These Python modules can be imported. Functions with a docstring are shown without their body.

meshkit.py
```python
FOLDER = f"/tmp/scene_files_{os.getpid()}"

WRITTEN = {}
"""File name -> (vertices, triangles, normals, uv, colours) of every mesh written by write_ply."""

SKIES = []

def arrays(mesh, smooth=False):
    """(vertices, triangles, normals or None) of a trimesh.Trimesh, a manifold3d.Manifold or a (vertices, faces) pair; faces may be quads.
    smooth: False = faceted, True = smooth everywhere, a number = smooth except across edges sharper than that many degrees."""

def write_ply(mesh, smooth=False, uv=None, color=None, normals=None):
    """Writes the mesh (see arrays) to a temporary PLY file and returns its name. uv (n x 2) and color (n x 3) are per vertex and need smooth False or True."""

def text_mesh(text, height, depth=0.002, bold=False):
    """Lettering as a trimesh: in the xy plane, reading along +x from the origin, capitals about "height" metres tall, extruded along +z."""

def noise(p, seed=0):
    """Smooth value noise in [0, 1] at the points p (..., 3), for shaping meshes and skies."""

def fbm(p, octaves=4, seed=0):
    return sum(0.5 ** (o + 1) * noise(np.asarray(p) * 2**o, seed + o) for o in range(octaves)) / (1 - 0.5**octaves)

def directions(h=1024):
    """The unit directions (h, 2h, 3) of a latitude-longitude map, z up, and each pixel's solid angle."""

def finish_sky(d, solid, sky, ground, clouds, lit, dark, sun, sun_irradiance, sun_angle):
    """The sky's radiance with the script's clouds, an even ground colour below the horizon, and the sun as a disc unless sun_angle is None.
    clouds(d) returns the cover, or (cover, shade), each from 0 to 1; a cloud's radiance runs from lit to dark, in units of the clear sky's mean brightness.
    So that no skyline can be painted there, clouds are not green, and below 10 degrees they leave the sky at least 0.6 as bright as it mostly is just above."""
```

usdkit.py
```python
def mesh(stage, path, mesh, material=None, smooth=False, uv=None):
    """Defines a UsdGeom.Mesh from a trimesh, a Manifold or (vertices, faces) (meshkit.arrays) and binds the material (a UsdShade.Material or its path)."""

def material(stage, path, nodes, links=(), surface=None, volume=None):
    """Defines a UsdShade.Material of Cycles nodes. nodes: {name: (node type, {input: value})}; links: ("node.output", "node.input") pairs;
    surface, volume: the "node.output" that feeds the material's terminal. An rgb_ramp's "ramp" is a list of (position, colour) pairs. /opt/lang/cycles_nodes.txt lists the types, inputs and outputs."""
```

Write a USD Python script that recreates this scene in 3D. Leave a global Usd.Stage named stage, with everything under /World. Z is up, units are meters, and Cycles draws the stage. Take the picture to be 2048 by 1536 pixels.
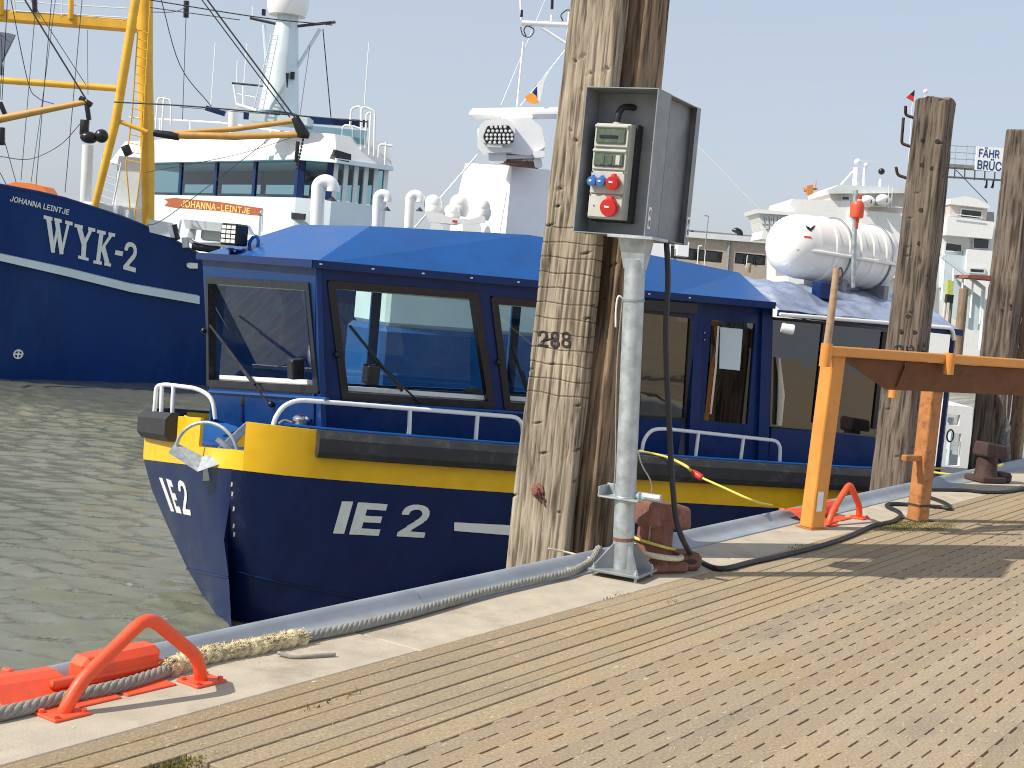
import math, random
import numpy as np, trimesh, shapely, shapely.affinity
from shapely.geometry import Polygon, LineString, Point, box as sbox
from shapely.ops import unary_union
import usdkit, meshkit
from pxr import Usd, UsdGeom, UsdLux, UsdShade, Gf, Sdf

random.seed(4); RNG = np.random.default_rng(4)
stage = Usd.Stage.CreateInMemory()
UsdGeom.SetStageUpAxis(stage, UsdGeom.Tokens.z); UsdGeom.SetStageMetersPerUnit(stage, 1.0)
UsdGeom.Xform.Define(stage, '/World'); stage.SetDefaultPrim(stage.GetPrimAtPath('/World'))

# ---------------------------------------------------------------- camera, sky, sun, exposure
S = 1.45                                    # plan units -> metres (the plan below is drawn with an eye height of 1.2)
F, H = 2800.0, 1.2                          # focal length in photo pixels (2048 wide), eye height in plan units
PITCH, ROLL, YAW = np.radians(4.15), np.radians(5.2), np.radians(33.6)
SUN_EL, SUN_AZ = np.radians(44), np.radians(147)          # direction towards the sun (azimuth ccw from +X)
SKY_STRENGTH, SUN_INTENSITY, EXPOSURE = 0.108, 1.2, 0.2
fw0 = np.array([math.cos(YAW), math.sin(YAW), 0]); rt = np.array([math.sin(YAW), -math.cos(YAW), 0]); up0 = np.array([0, 0, 1.])
fw = fw0 * math.cos(PITCH) - up0 * math.sin(PITCH); up = up0 * math.cos(PITCH) + fw0 * math.sin(PITCH)
RX = rt * math.cos(ROLL) + up * math.sin(ROLL); UP = -rt * math.sin(ROLL) + up * math.cos(ROLL)
C = np.array([0, 0, H])
cam = UsdGeom.Camera.Define(stage, '/World/camera')
cam.CreateHorizontalApertureAttr(36.0); cam.CreateVerticalApertureAttr(27.0); cam.CreateFocalLengthAttr(F / 2048 * 36)
cam.CreateClippingRangeAttr(Gf.Vec2f(0.05, 5000)); cam.CreateExposureAttr(EXPOSURE)
_m = np.eye(4); _m[0, :3] = RX; _m[1, :3] = UP; _m[2, :3] = -fw; _m[3, :3] = C * S
cam.AddTransformOp().Set(Gf.Matrix4d(*_m.ravel().tolist()))
sdir = np.array([math.cos(SUN_AZ) * math.cos(SUN_EL), math.sin(SUN_AZ) * math.cos(SUN_EL), math.sin(SUN_EL)])
dome = UsdLux.DomeLight.Define(stage, '/World/sky'); dome.GetPrim().SetCustomDataByKey('kind', 'structure')
dome.GetPrim().SetCustomDataByKey('label', 'pale hazy blue grey daytime sky over the harbour'); dome.GetPrim().SetCustomDataByKey('category', 'sky')
skym = usdkit.material(stage, '/World/Looks/sky_look', {
    'sky': ('sky_texture', {'sky_type': 'single_scattering', 'sun_disc': False, 'sun_elevation': float(SUN_EL), 'sun_rotation': float(math.atan2(sdir[0], sdir[1])), 'air_density': 1.0, 'aerosol_density': 2.2, 'ozone_density': 1.6}),
    'haze': ('mix', {'mix_type': 'mix', 'fac': 0.6, 'color2': (5.6, 6.1, 7.0)}),
    'bg': ('background_shader', {'strength': SKY_STRENGTH})}, [('sky.color', 'haze.color1'), ('haze.color', 'bg.color')], surface='bg.background')
UsdShade.MaterialBindingAPI.Apply(dome.GetPrim()).Bind(skym)
sun = UsdLux.DistantLight.Define(stage, '/World/sun'); sun.CreateIntensityAttr(SUN_INTENSITY); sun.CreateAngleAttr(0.5); sun.CreateColorAttr(Gf.Vec3f(1, 0.94, 0.84)); sun.CreateNormalizeAttr(True)
_z = sdir; _x = np.cross([0, 0, 1.], _z); _x /= np.linalg.norm(_x); _y = np.cross(_z, _x)
_m = np.eye(4); _m[0, :3] = _x; _m[1, :3] = _y; _m[2, :3] = _z; sun.AddTransformOp().Set(Gf.Matrix4d(*_m.ravel().tolist()))

# ---------------------------------------------------------------- surveying helpers: where a sight line meets a plane of the place
def ray(x, y): return fw + RX * (x - 1024) / F - UP * (y - 768) / F
def onz(x, y, z=0.): d = ray(x, y); return C + d * (z - H) / d[2]
def ony(x, y, Y): d = ray(x, y); return C + d * Y / d[1]
def onx(x, y, X): d = ray(x, y); return C + d * X / d[0]
def atd(x, y, D): return C + ray(x, y) * D
def unit(v): v = np.asarray(v, float); return v / np.linalg.norm(v)
class Plane:
    def __init__(s, o, n, u=None, v=None):
        s.o = np.asarray(o, float); s.n = unit(n); s.u = unit(u) if u is not None else unit(np.cross([0, 0, 1.], s.n)); s.v = unit(np.cross(s.n, s.u))
    def hit(s, x, y): d = ray(x, y); return C + d * (((s.o - C) @ s.n) / (d @ s.n))
    def uv(s, p): q = np.asarray(p) - s.o; return (q @ s.u, q @ s.v)
    def at(s, u, v, w=0): return s.o + s.u * u + s.v * v + s.n * w
    def px(s, pts): return [s.uv(s.hit(*p)) for p in pts]
    def shifted(s, w): return Plane(s.o + s.n * w, s.n, s.u)
def facing(D): return Plane(C + fw * D, -fw0)

# ---------------------------------------------------------------- mesh helpers
cat = lambda ms: trimesh.util.concatenate([m for m in ms if m is not None])
def extr(poly, h):
    return cat([trimesh.creation.extrude_polygon(g, h, engine='earcut') for g in getattr(poly, 'geoms', [poly]) if g.area > 1e-9])
def place(m, pl, w0):      # mesh drawn in a plane's u,v and extruded along +z -> world; z=0 lies w0 along the normal
    v = np.array(m.vertices); m = m.copy(); m.vertices = pl.o + v[:, :1] * pl.u + v[:, 1:2] * pl.v + (v[:, 2:] + w0) * pl.n; m.fix_normals() if len(m.faces) < 60 else None; return m
def panel(pl, outer, holes=(), th=.02, off=0., px=True, rnd=0):
    o = Polygon(pl.px(outer) if px else outer).buffer(0)
    if rnd: o = o.buffer(-rnd).buffer(rnd, 4)
    for h in holes: o = o.difference(h if isinstance(h, Polygon) else Polygon(pl.px(h) if px else h).buffer(0))
    return place(extr(o, th), pl, off)
def ring(pl, pts, w, th, off=0., px=True, rnd=0):
    o = Polygon(pl.px(pts) if px else pts).buffer(0)
    if rnd: o = o.buffer(-rnd).buffer(rnd, 4)
    return place(extr(o.difference(o.buffer(-w)), th), pl, off)
def tube(p, r, sides=10, cap=True):
    p = np.asarray(p, float); n = len(p); r = np.broadcast_to(np.asarray(r, float), (n,))
    t = np.gradient(p, axis=0); t /= np.linalg.norm(t, axis=1, keepdims=True) + 1e-12
    a = np.cross(t[0], [0, 0, 1.] if abs(t[0, 2]) < .9 else [1., 0, 0]); a /= np.linalg.norm(a); A = []
    for k in range(n):
        a = a - t[k] * (a @ t[k]); a /= np.linalg.norm(a); A.append(a)
    A = np.array(A); B = np.cross(t, A); th = np.arange(sides) * 2 * np.pi / sides
    v = (p[:, None] + r[:, None, None] * (np.cos(th)[None, :, None] * A[:, None] + np.sin(th)[None, :, None] * B[:, None])).reshape(-1, 3)
    f = []
    for i in range(n - 1):
        for j in range(sides):
            q = [i * sides + j, i * sides + (j + 1) % sides, (i + 1) * sides + (j + 1) % sides, (i + 1) * sides + j]; f += [[q[0], q[1], q[2]], [q[0], q[2], q[3]]]
    if cap:
        v = np.vstack([v, p[0], p[-1]]); k = n * sides
        for j in range(sides): f += [[k, (j + 1) % sides, j], [k + 1, (n - 1) * sides + j, (n - 1) * sides + (j + 1) % sides]]
    return trimesh.Trimesh(v, f, process=False)
def smooth_path(p, n=8):
    p = np.asarray(p, float); q = np.vstack([2 * p[0] - p[1], p, 2 * p[-1] - p[-2]]); out = []
    for i in range(1, len(q) - 2):
        for t in np.linspace(0, 1, n, endpoint=False):
            a, b, c, d = q[i - 1:i + 3]; out.append(.5 * (2 * b + (c - a) * t + (2 * a - 5 * b + 4 * c - d) * t**2 + (3 * b - a - 3 * c + d) * t**3))
    return np.array(out + [p[-1]])
def fillet(p, r, n=5):      # polyline with rounded corners
    p = np.asarray(p, float); out = [p[0]]
    for i in range(1, len(p) - 1):
        a, b = p[i - 1] - p[i], p[i + 1] - p[i]; ra = min(r, .48 * np.linalg.norm(a), .48 * np.linalg.norm(b)); A, B = p[i] + unit(a) * ra, p[i] + unit(b) * ra
        for t in np.linspace(0, 1, n): out.append((1 - t)**2 * A + 2 * t * (1 - t) * p[i] + t**2 * B)
    return np.array(out + [p[-1]])
def obox(o, ax, ay, az, bevel=0.):   # box spanned from corner o by three vectors, with chamfered edges
    o, ax, ay, az = (np.asarray(k, float) for k in (o, ax, ay, az)); L = [np.linalg.norm(k) for k in (ax, ay, az)]; b = min(bevel, min(L) * .45)
    if b <= 0:
        pts = np.array([o + i * ax + j * ay + k * az for i in (0, 1) for j in (0, 1) for k in (0, 1)])
    else:
        pts = []
        for i in (0, 1):
            for j in (0, 1):
                for k in (0, 1):
                    for m in range(3):
                        f = [i, j, k]; e = [b / L[0], b / L[1], b / L[2]]; e[m] = 0
                        f = [q + (x if q == 0 else -x) for q, x in zip(f, e)]; pts.append(o + f[0] * ax + f[1] * ay + f[2] * az)
        pts = np.array(pts)
    return trimesh.convex.convex_hull(pts)
def bar(a, b, w, h, upv=(0, 0, 1), bevel=0):  # rectangular bar from a to b, w wide, h high (centred)
    a, b = np.asarray(a, float), np.asarray(b, float); t = unit(b - a); upv = upv if abs(t @ unit(upv)) < .95 else (1, 0, 0); s = unit(np.cross(t, upv)); u = np.cross(s, t)
    return obox(a - s * w / 2 - u * h / 2, b - a, s * w, u * h, bevel)
def lathe(prof, o, axis=(0, 0, 1), n=24):
    prof = np.asarray(prof, float); axis = unit(axis); a = unit(np.cross(axis, [0, 0, 1.] if abs(axis[2]) < .9 else [1., 0, 0])); b = np.cross(axis, a)
    th = np.arange(n) * 2 * np.pi / n; v = (np.asarray(o, float) + prof[:, 1, None, None] * axis + prof[:, 0, None, None] * (np.cos(th)[None, :, None] * a + np.sin(th)[None, :, None] * b)).reshape(-1, 3); f = []
    for i in range(len(prof) - 1):
        for j in range(n):
            q = [i * n + j, i * n + (j + 1) % n, (i + 1) * n + (j + 1) % n, (i + 1) * n + j]; f += [[q[0], q[1], q[2]], [q[0], q[2], q[3]]]
    return trimesh.Trimesh(v, f, process=False)
def ball(c, r, sq=(1, 1, 1), sub=2): m = trimesh.creation.icosphere(sub, 1.); m.vertices = m.vertices * np.asarray(sq) * r + np.asarray(c); return m
def quads(v, f): return trimesh.Trimesh(np.asarray(v, float), np.vstack([[[a, b, c], [a, c, d]] for a, b, c, d in f]), process=False)
def grid(P):               # P[i][j] points -> quad sheet
    P = np.asarray(P, float); n, m = P.shape[:2]; i, j = np.meshgrid(np.arange(n - 1), np.arange(m - 1), indexing='ij'); a = i * m + j
    f = np.stack([a, a + 1, a + m + 1, a + m], -1).reshape(-1, 4); return trimesh.Trimesh(P.reshape(-1, 3), np.vstack([f[:, [0, 1, 2]], f[:, [0, 2, 3]]]), process=False)
def thick(m, d):           # give a sheet a thickness along vector d
    v = np.array(m.vertices); f = np.array(m.faces); n = len(v); e = np.sort(np.vstack([f[:, [0, 1]], f[:, [1, 2]], f[:, [2, 0]]]), 1); u, c = np.unique(e, axis=0, return_counts=True); bd = set(map(tuple, u[c == 1])); side = []
    for t in f:
        for a, b in ((t[0], t[1]), (t[1], t[2]), (t[2], t[0])):
            if tuple(sorted((a, b))) in bd: side += [[b, a, a + n], [b, a + n, b + n]]
    return trimesh.Trimesh(np.vstack([v, v + d]), np.vstack([f, f[:, ::-1] + n, np.array(side)]), process=False)
def raycast(mesh, x, y):
    d = ray(x, y); T = mesh.triangles; e1, e2 = T[:, 1] - T[:, 0], T[:, 2] - T[:, 0]; h = np.cross(d, e2); a = np.einsum('ij,ij->i', e1, h); a = np.where(abs(a) < 1e-12, 1e-12, a)
    s = C - T[:, 0]; u = np.einsum('ij,ij->i', s, h) / a; q = np.cross(s, e1); w = q @ d / a; t = np.einsum('ij,ij->i', e2, q) / a
    ok = (u >= -1e-4) & (w >= -1e-4) & (u + w <= 1.0002) & (t > .1)
    if not ok.any(): return None
    k = np.where(ok)[0][np.argmin(t[ok])]; n = unit(np.cross(e1[k], e2[k])); n = n if n @ d < 0 else -n
    return C + d * t[k], n
def on_surface(m2d, quad, mesh, lift=.003, thickscale=1.):
    """flat lettering m2d (z = relief) mapped into a four-cornered field (as sighted) and laid on a surface"""
    v = np.array(m2d.vertices); lo, hi = v.min(0), v.max(0); a, b = ((v[:, 0] - lo[0]) / (hi[0] - lo[0])), ((v[:, 1] - lo[1]) / (hi[1] - lo[1])); q = np.asarray(quad, float); out = []; last = None
    for s, t, z in zip(a, b, v[:, 2]):
        p = (1 - s) * (1 - t) * q[0] + s * (1 - t) * q[1] + s * t * q[2] + (1 - s) * t * q[3]; h = raycast(mesh, *p)
        if h is None: h = last if last is not None else (C + ray(*p) * 5, -ray(*p))
        last = h; out.append(h[0] + h[1] * (lift + (z - lo[2]) * thickscale))
    return trimesh.Trimesh(np.array(out), m2d.faces, process=False)
def text2d(t, bold=True): return meshkit.text_mesh(t, .1, .002, bold)

# ---------------------------------------------------------------- object helpers
counts = {}
def numbered(parent, name):
    k = counts.get((parent, name), 0); counts[(parent, name)] = k + 1
    return f'{parent}/{name}' if k == 0 else f'{parent}/{name}_{k:03d}'
class Node:
    def __init__(s, prim, base): s.prim, s.base, s.path = prim, np.asarray(base, float), str(prim.GetPath())
def info(prim, label=None, cat=None, group=None, kind=None):
    for k, v in (('label', label), ('category', cat), ('group', group), ('kind', kind)):
        if v: prim.SetCustomDataByKey(k, v)
def thing(name, label, category, base=(0, 0, 0), group=None, kind=None):
    x = UsdGeom.Xform.Define(stage, numbered('/World', name)); x.AddTranslateOp().Set(Gf.Vec3d(*(np.asarray(base, float) * S).tolist()))
    info(x.GetPrim(), label, category, group, kind); return Node(x.GetPrim(), base)
def part(parent, name, mesh, m, smooth=False, label=None, kind=None):
    b = parent.base if parent else np.zeros(3); mesh = mesh if not isinstance(mesh, (list, tuple)) else cat(mesh)
    t = trimesh.Trimesh((np.array(mesh.vertices) - b) * S, mesh.faces, process=False)
    p = usdkit.mesh(stage, numbered(parent.path if parent else '/World', name), t, m, smooth).GetPrim(); info(p, label, None, None, kind); return Node(p, b)
def single(name, label, category, mesh, m, smooth=False, group=None, kind=None):
    n = part(None, name, mesh, m, smooth); info(n.prim, label, category, group, kind); return n
def dup(node, shift, label, rotz=0, scale=None):
    was = node.prim.GetCustomData(); x = UsdGeom.Xform.Define(stage, numbered('/World', node.path.split('/')[-1])); base = node.base + np.asarray(shift, float)
    x.GetPrim().GetReferences().AddInternalReference(node.prim.GetPath()); x.GetPrim().SetInstanceable(True); x.ClearXformOpOrder()
    x.AddTranslateOp(opSuffix='copy').Set(Gf.Vec3d(*(base * S).tolist()))
    if rotz: x.AddRotateZOp(opSuffix='copy').Set(float(rotz))
    if scale: x.AddScaleOp(opSuffix='copy').Set(Gf.Vec3f(*scale))
    info(x.GetPrim(), label, was['category'], was.get('group')); return x

def each(parent, name, meshes, m, smooth=False):
    for q in meshes: part(parent, name, q, m, smooth)

# ---------------------------------------------------------------- materials
def M(name, nodes, links, surface='p.BSDF', **k): return usdkit.material(stage, '/World/Looks/' + name, nodes, links, surface=surface, **k)
def paint(name, col, rough=.4, var=.12, scale=6., bump=0., metal=0., dirt=None, dirt_amt=.5, dscale=3., coat=0., stretch=(1, 1, 1), bscale=60., spec=.5):
    col = np.asarray(col, float)
    N = {'g': ('geometry', {}), 'mp': ('mapping', {'scale': stretch}), 'n': ('noise_texture', {'scale': scale, 'detail': 6., 'roughness': .6}),
         'r': ('rgb_ramp', {'ramp': [(.3, tuple(np.clip(col * (1 - var), 0, 1))), (.7, tuple(np.clip(col * (1 + var), 0, 1)))]}),
         'rr': ('map_range', {'from_min': .3, 'from_max': .7, 'to_min': max(rough - .08, .02), 'to_max': min(rough + .12, 1)}),
         'p': ('principled_bsdf', {'metallic': metal, 'coat_weight': coat, 'coat_roughness': .06, 'specular_ior_level': spec})}
    L = [('g.position', 'mp.vector'), ('mp.vector', 'n.vector'), ('n.fac', 'r.fac'), ('n.fac', 'rr.value'), ('rr.result', 'p.roughness')]
    last = 'r.color'
    if dirt is not None:
        N['dn'] = ('noise_texture', {'scale': dscale, 'detail': 8., 'roughness': .7}); N['dr'] = ('map_range', {'from_min': 1 - dirt_amt, 'from_max': 1 - dirt_amt + .16, 'clamp': True}); N['dm'] = ('mix', {'color2': tuple(dirt), 'use_clamp': False})
        L += [('mp.vector', 'dn.vector'), ('dn.fac', 'dr.value'), ('dr.result', 'dm.fac'), (last, 'dm.color1')]; last = 'dm.color'
    L.append((last, 'p.base_color'))
    if bump:
        N['bn'] = ('noise_texture', {'scale': bscale, 'detail': 4.}); N['b'] = ('bump', {'strength': bump, 'distance': .01}); L += [('mp.vector', 'bn.vector'), ('bn.fac', 'b.height'), ('b.normal', 'p.normal')]
    return M(name, N, L)
navy = paint('navy_hull_paint', (.0022, .0125, .070), .28, .2, 2.5, .03, coat=.08, spec=.32, bscale=5., dirt=(.006, .020, .075), dirt_amt=.42, dscale=1.4)
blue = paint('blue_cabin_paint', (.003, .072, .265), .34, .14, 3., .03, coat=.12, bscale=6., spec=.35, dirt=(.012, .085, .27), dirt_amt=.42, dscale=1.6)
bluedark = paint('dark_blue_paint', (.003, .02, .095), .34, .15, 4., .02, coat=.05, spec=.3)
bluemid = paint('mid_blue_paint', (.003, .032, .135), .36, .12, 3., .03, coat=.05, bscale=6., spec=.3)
trawlblue = paint('trawler_hull_paint', (.0035, .027, .125), .33, .22, .5, .05, bscale=1.2, spec=.3, dirt=(.010, .042, .15), dirt_amt=.45, dscale=.35, stretch=(1, 1, .35))
yellow = paint('yellow_paint', (.80, .46, .010), .35, .07, 5., .03, dirt=(.5, .27, .03), dirt_amt=.36, dscale=7.)
mastyel = paint('mast_yellow_paint', (.72, .40, .03), .42, .12, 2., .03, dirt=(.42, .17, .03), dirt_amt=.4, dscale=2.5)
boomwood = paint('boom_ochre_paint', (.50, .27, .06), .5, .15, 3., .05, dirt=(.25, .11, .03), dirt_amt=.4)
orange = paint('orange_paint', (.64, .26, .05), .42, .10, 6., .06, dirt=(.30, .085, .02), dirt_amt=.37, dscale=9.)
plated = paint('brown_rusty_plate', (.13, .05, .02), .65, .3, 6., .2, dirt=(.06, .028, .02), dirt_amt=.46, dscale=5.)
orangerust = paint('orange_rusty_paint', (.40, .165, .05), .55, .2, 9., .15, dirt=(.16, .05, .02), dirt_amt=.47, dscale=12.)
redor = paint('signal_orange_paint', (.78, .085, .025), .45, .1, 8., .05, dirt=(.46, .09, .055), dirt_amt=.44, dscale=9.)
red = paint('red_plastic', (.55, .025, .02), .35, .08, 12.)
bluep = paint('blue_plastic', (.05, .16, .5), .35, .08, 12.)
black = paint('black_rubber', (.016, .016, .018), .5, .25, 9., .12, dirt=(.05, .05, .05), dirt_amt=.42, dscale=6.)
fend = paint('fender_rubber', (.022, .022, .024), .55, .3, 5., .2, dirt=(.07, .068, .065), dirt_amt=.45, dscale=5.)
blackg = paint('black_frame', (.008, .008, .010), .3, .2, 9.)
white = paint('white_paint', (.80, .80, .78), .35, .04, 4., .02, dirt=(.60, .57, .50), dirt_amt=.34, dscale=3.)
whitec = paint('white_enamel', (.82, .82, .80), .3, .03, 4.)
offwhite = paint('weathered_white', (.62, .66, .67), .45, .08, 1.5, .03, dirt=(.45, .43, .38), dirt_amt=.38, dscale=1.2)
paleblue = paint('pale_blue_white', (.60, .70, .74), .45, .06, 1.2, dirt=(.5, .52, .5), dirt_amt=.36, dscale=1.)
letterw = paint('lettering_white', (.72, .74, .72), .5, .08, 20., dirt=(.5, .5, .48), dirt_amt=.36, dscale=14.)
grp = paint('white_plastic', (.80, .79, .74), .3, .05, 3., dirt=(.62, .58, .48), dirt_amt=.40, dscale=4., coat=.3)
galv = paint('galvanised_steel', (.42, .46, .47), .45, .22, 14., .08, metal=.55, dirt=(.6, .62, .62), dirt_amt=.38, dscale=11.)
galvd = paint('dull_zinc_sheet', (.245, .262, .272), .55, .22, 7., .06, metal=.35, dirt=(.30, .31, .31), dirt_amt=.40, dscale=5.)
steel = paint('coping_steel', (.30, .335, .37), .55, .15, 5., .05, metal=.3, dirt=(.30, .24, .18), dirt_amt=.41, dscale=4., stretch=(.5, 1, 1))
rust = paint('rusty_iron', (.185, .075, .052), .75, .3, 14., .5, dirt=(.26, .15, .11), dirt_amt=.46, dscale=9., bscale=40.)
darkrust = paint('dark_rusty_iron', (.055, .030, .026), .75, .3, 10., .5, dirt=(.11, .05, .035), dirt_amt=.45, dscale=8., bscale=40.)
chrome = paint('polished_steel', (.62, .64, .66), .18, .06, 8., metal=1.)
concrete = paint('concrete', (.42, .365, .28), .85, .12, 5., .25, dirt=(.31, .26, .19), dirt_amt=.48, dscale=2.6, bscale=90.)
asphalt = paint('far_ground', (.22, .21, .19), .9, .2, .4)
cable = paint('black_cable', (.02, .021, .023), .5, .25, 20., .05)
rope = paint('grey_rope_fibre', (.30, .29, .25), .9, .25, 22., .8, dirt=(.22, .23, .19), dirt_amt=.45, dscale=12., bscale=220.)
straw = paint('frayed_rope_fibre', (.62, .52, .32), .95, .35, 30., .6, dirt=(.2, .17, .13), dirt_amt=.42, dscale=25., bscale=200.)
yrope = paint('yellow_rope_fibre', (.62, .52, .10), .8, .25, 60., .3)
wrope = paint('cream_rope_fibre', (.6, .55, .4), .8, .2, 60., .3)
wire = paint('rigging_wire', (.035, .037, .042), .5, .2, 5.)
moss = paint('moss_green', (.16, .15, .03), .95, .5, 30., .3)
greyp = paint('grey_plastic', (.48, .49, .44), .4, .1, 10., dirt=(.36, .35, .28), dirt_amt=.4, dscale=9.)
brick = paint('pale_brick', (.42, .36, .29), .9, .08, 3., .1)
pilered = paint('red_sheet_piling', (.22, .07, .05), .8, .3, 2., .2)
flago = paint('flag_orange', (.8, .33, .03), .7, .05); flagb = paint('flag_blue', (.02, .05, .3), .7, .05); flagr = paint('flag_red', (.6, .03, .03), .7, .05)
bannerm = paint('banner_brown_red', (.34, .09, .03), .6, .15, 8.); gold = paint('gilt_letters', (.75, .5, .16), .5, .1)
signw = paint('sign_white', (.82, .83, .84), .4, .02); signblue = paint('sign_dark_blue', (.02, .06, .2), .4, .05)
interior = paint('cabin_lining', (.16, .17, .18), .7, .08)
dial = paint('meter_cover_green', (.07, .10, .06), .2, .3, 25., coat=.8)
led = paint('led_lens', (.75, .76, .72), .15, .1, 40., coat=.6)
silver = paint('silver_tarpaulin', (.34, .40, .54), .2, .3, 3., .3, metal=.45, bscale=6., dirt=(.10, .19, .45), dirt_amt=.47, dscale=2.)
def glassy(name, tint, rough, ior, bump=0., bscale=3., reflect=(1, 1, 1)):
    N = {'t': ('transparent_bsdf', {'color': tint}), 'g': ('glossy_bsdf', {'roughness': rough, 'color': reflect}), 'f': ('fresnel', {'IOR': ior}), 'm': ('mix_closure', {}), 'ge': ('geometry', {}), 'sb': ('math', {'math_type': 'subtract', 'value1': 1.}), 'mu': ('math', {'math_type': 'multiply'})}
    L = [('ge.backfacing', 'sb.value2'), ('f.fac', 'mu.value1'), ('sb.value', 'mu.value2'), ('mu.value', 'm.fac'), ('t.BSDF', 'm.closure1'), ('g.BSDF', 'm.closure2')]
    if bump:
        N.update({'q': ('geometry', {}), 'n': ('noise_texture', {'scale': bscale, 'detail': 3.}), 'b': ('bump', {'strength': bump, 'distance': .05})}); L += [('q.position', 'n.vector'), ('n.fac', 'b.height'), ('b.normal', 'g.normal'), ('b.normal', 'f.normal')]
    return M(name, N, L, surface='m.closure')
glass = glassy('window_glass', (.90, .95, .94), .01, 1.5)
fglass = glassy('front_window_glass', (.93, .97, .96), .01, 1.45)
dglass = glassy('dark_window_glass', (.10, .16, .17), .02, 1.8)
pvc = glassy('clear_plastic_curtain', (.30, .29, .30), .03, 2.2, .12, 1.2)
def wood(name, light, dark, green, scale=1., gamt=.40):
    N = {'g': ('geometry', {}), 'mp': ('mapping', {'scale': (1, 1, .06)}), 'n': ('noise_texture', {'scale': 42. * scale, 'detail': 8., 'roughness': .7}), 'n2': ('noise_texture', {'scale': 2.2, 'detail': 5.}), 'n3': ('noise_texture', {'scale': 3.1, 'detail': 7., 'roughness': .7}), 'n4': ('noise_texture', {'scale': 60., 'detail': 3.}),
         'r': ('rgb_ramp', {'ramp': [(.34, dark), (.46, tuple(np.array(light) * .75)), (.62, light), (.75, tuple(np.clip(np.array(light) * 1.2, 0, 1)))]}),
         'gr': ('map_range', {'from_min': 1 - gamt, 'from_max': 1.15 - gamt, 'clamp': True}), 'mg': ('mix', {'color2': green}),
         'tr': ('map_range', {'from_min': .35, 'from_max': .65, 'to_min': .82, 'to_max': 1.12}), 'mm': ('mix', {'mix_type': 'multiply', 'fac': 1.}),
         'at': ('attribute', {'attribute': 'wear'}), 'wm': ('mix', {'color2': tuple(np.array(dark) * .45)}),
         'b': ('bump', {'strength': .8, 'distance': .008}), 'p': ('principled_bsdf', {'roughness': .88, 'specular_ior_level': .25})}
    L = [('g.position', 'mp.vector'), ('mp.vector', 'n.vector'), ('g.position', 'n2.vector'), ('g.position', 'n3.vector'), ('n.fac', 'r.fac'), ('n3.fac', 'gr.value'), ('gr.result', 'mg.fac'), ('r.color', 'mg.color1'),
         ('n2.fac', 'tr.value'), ('mg.color', 'mm.color1'), ('tr.result', 'mm.color2'), ('mm.color', 'wm.color1'), ('at.fac', 'wm.fac'), ('wm.color', 'p.base_color'), ('n.fac', 'b.height'), ('b.normal', 'p.normal')]
    return M(name, N, L)
wood_a = wood('weathered_oak', (.40, .335, .25), (.10, .072, .05), (.23, .20, .10), gamt=.37)
wood_b = wood('brown_oak', (.30, .21, .135), (.06, .04, .028), (.16, .15, .06), gamt=.34)
wood_c = wood('dark_grey_oak', (.20, .16, .125), (.045, .034, .028), (.17, .18, .13), gamt=.40)
mark = paint('burnt_mark', (.025, .02, .017), .9, .3, 30.)
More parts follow.
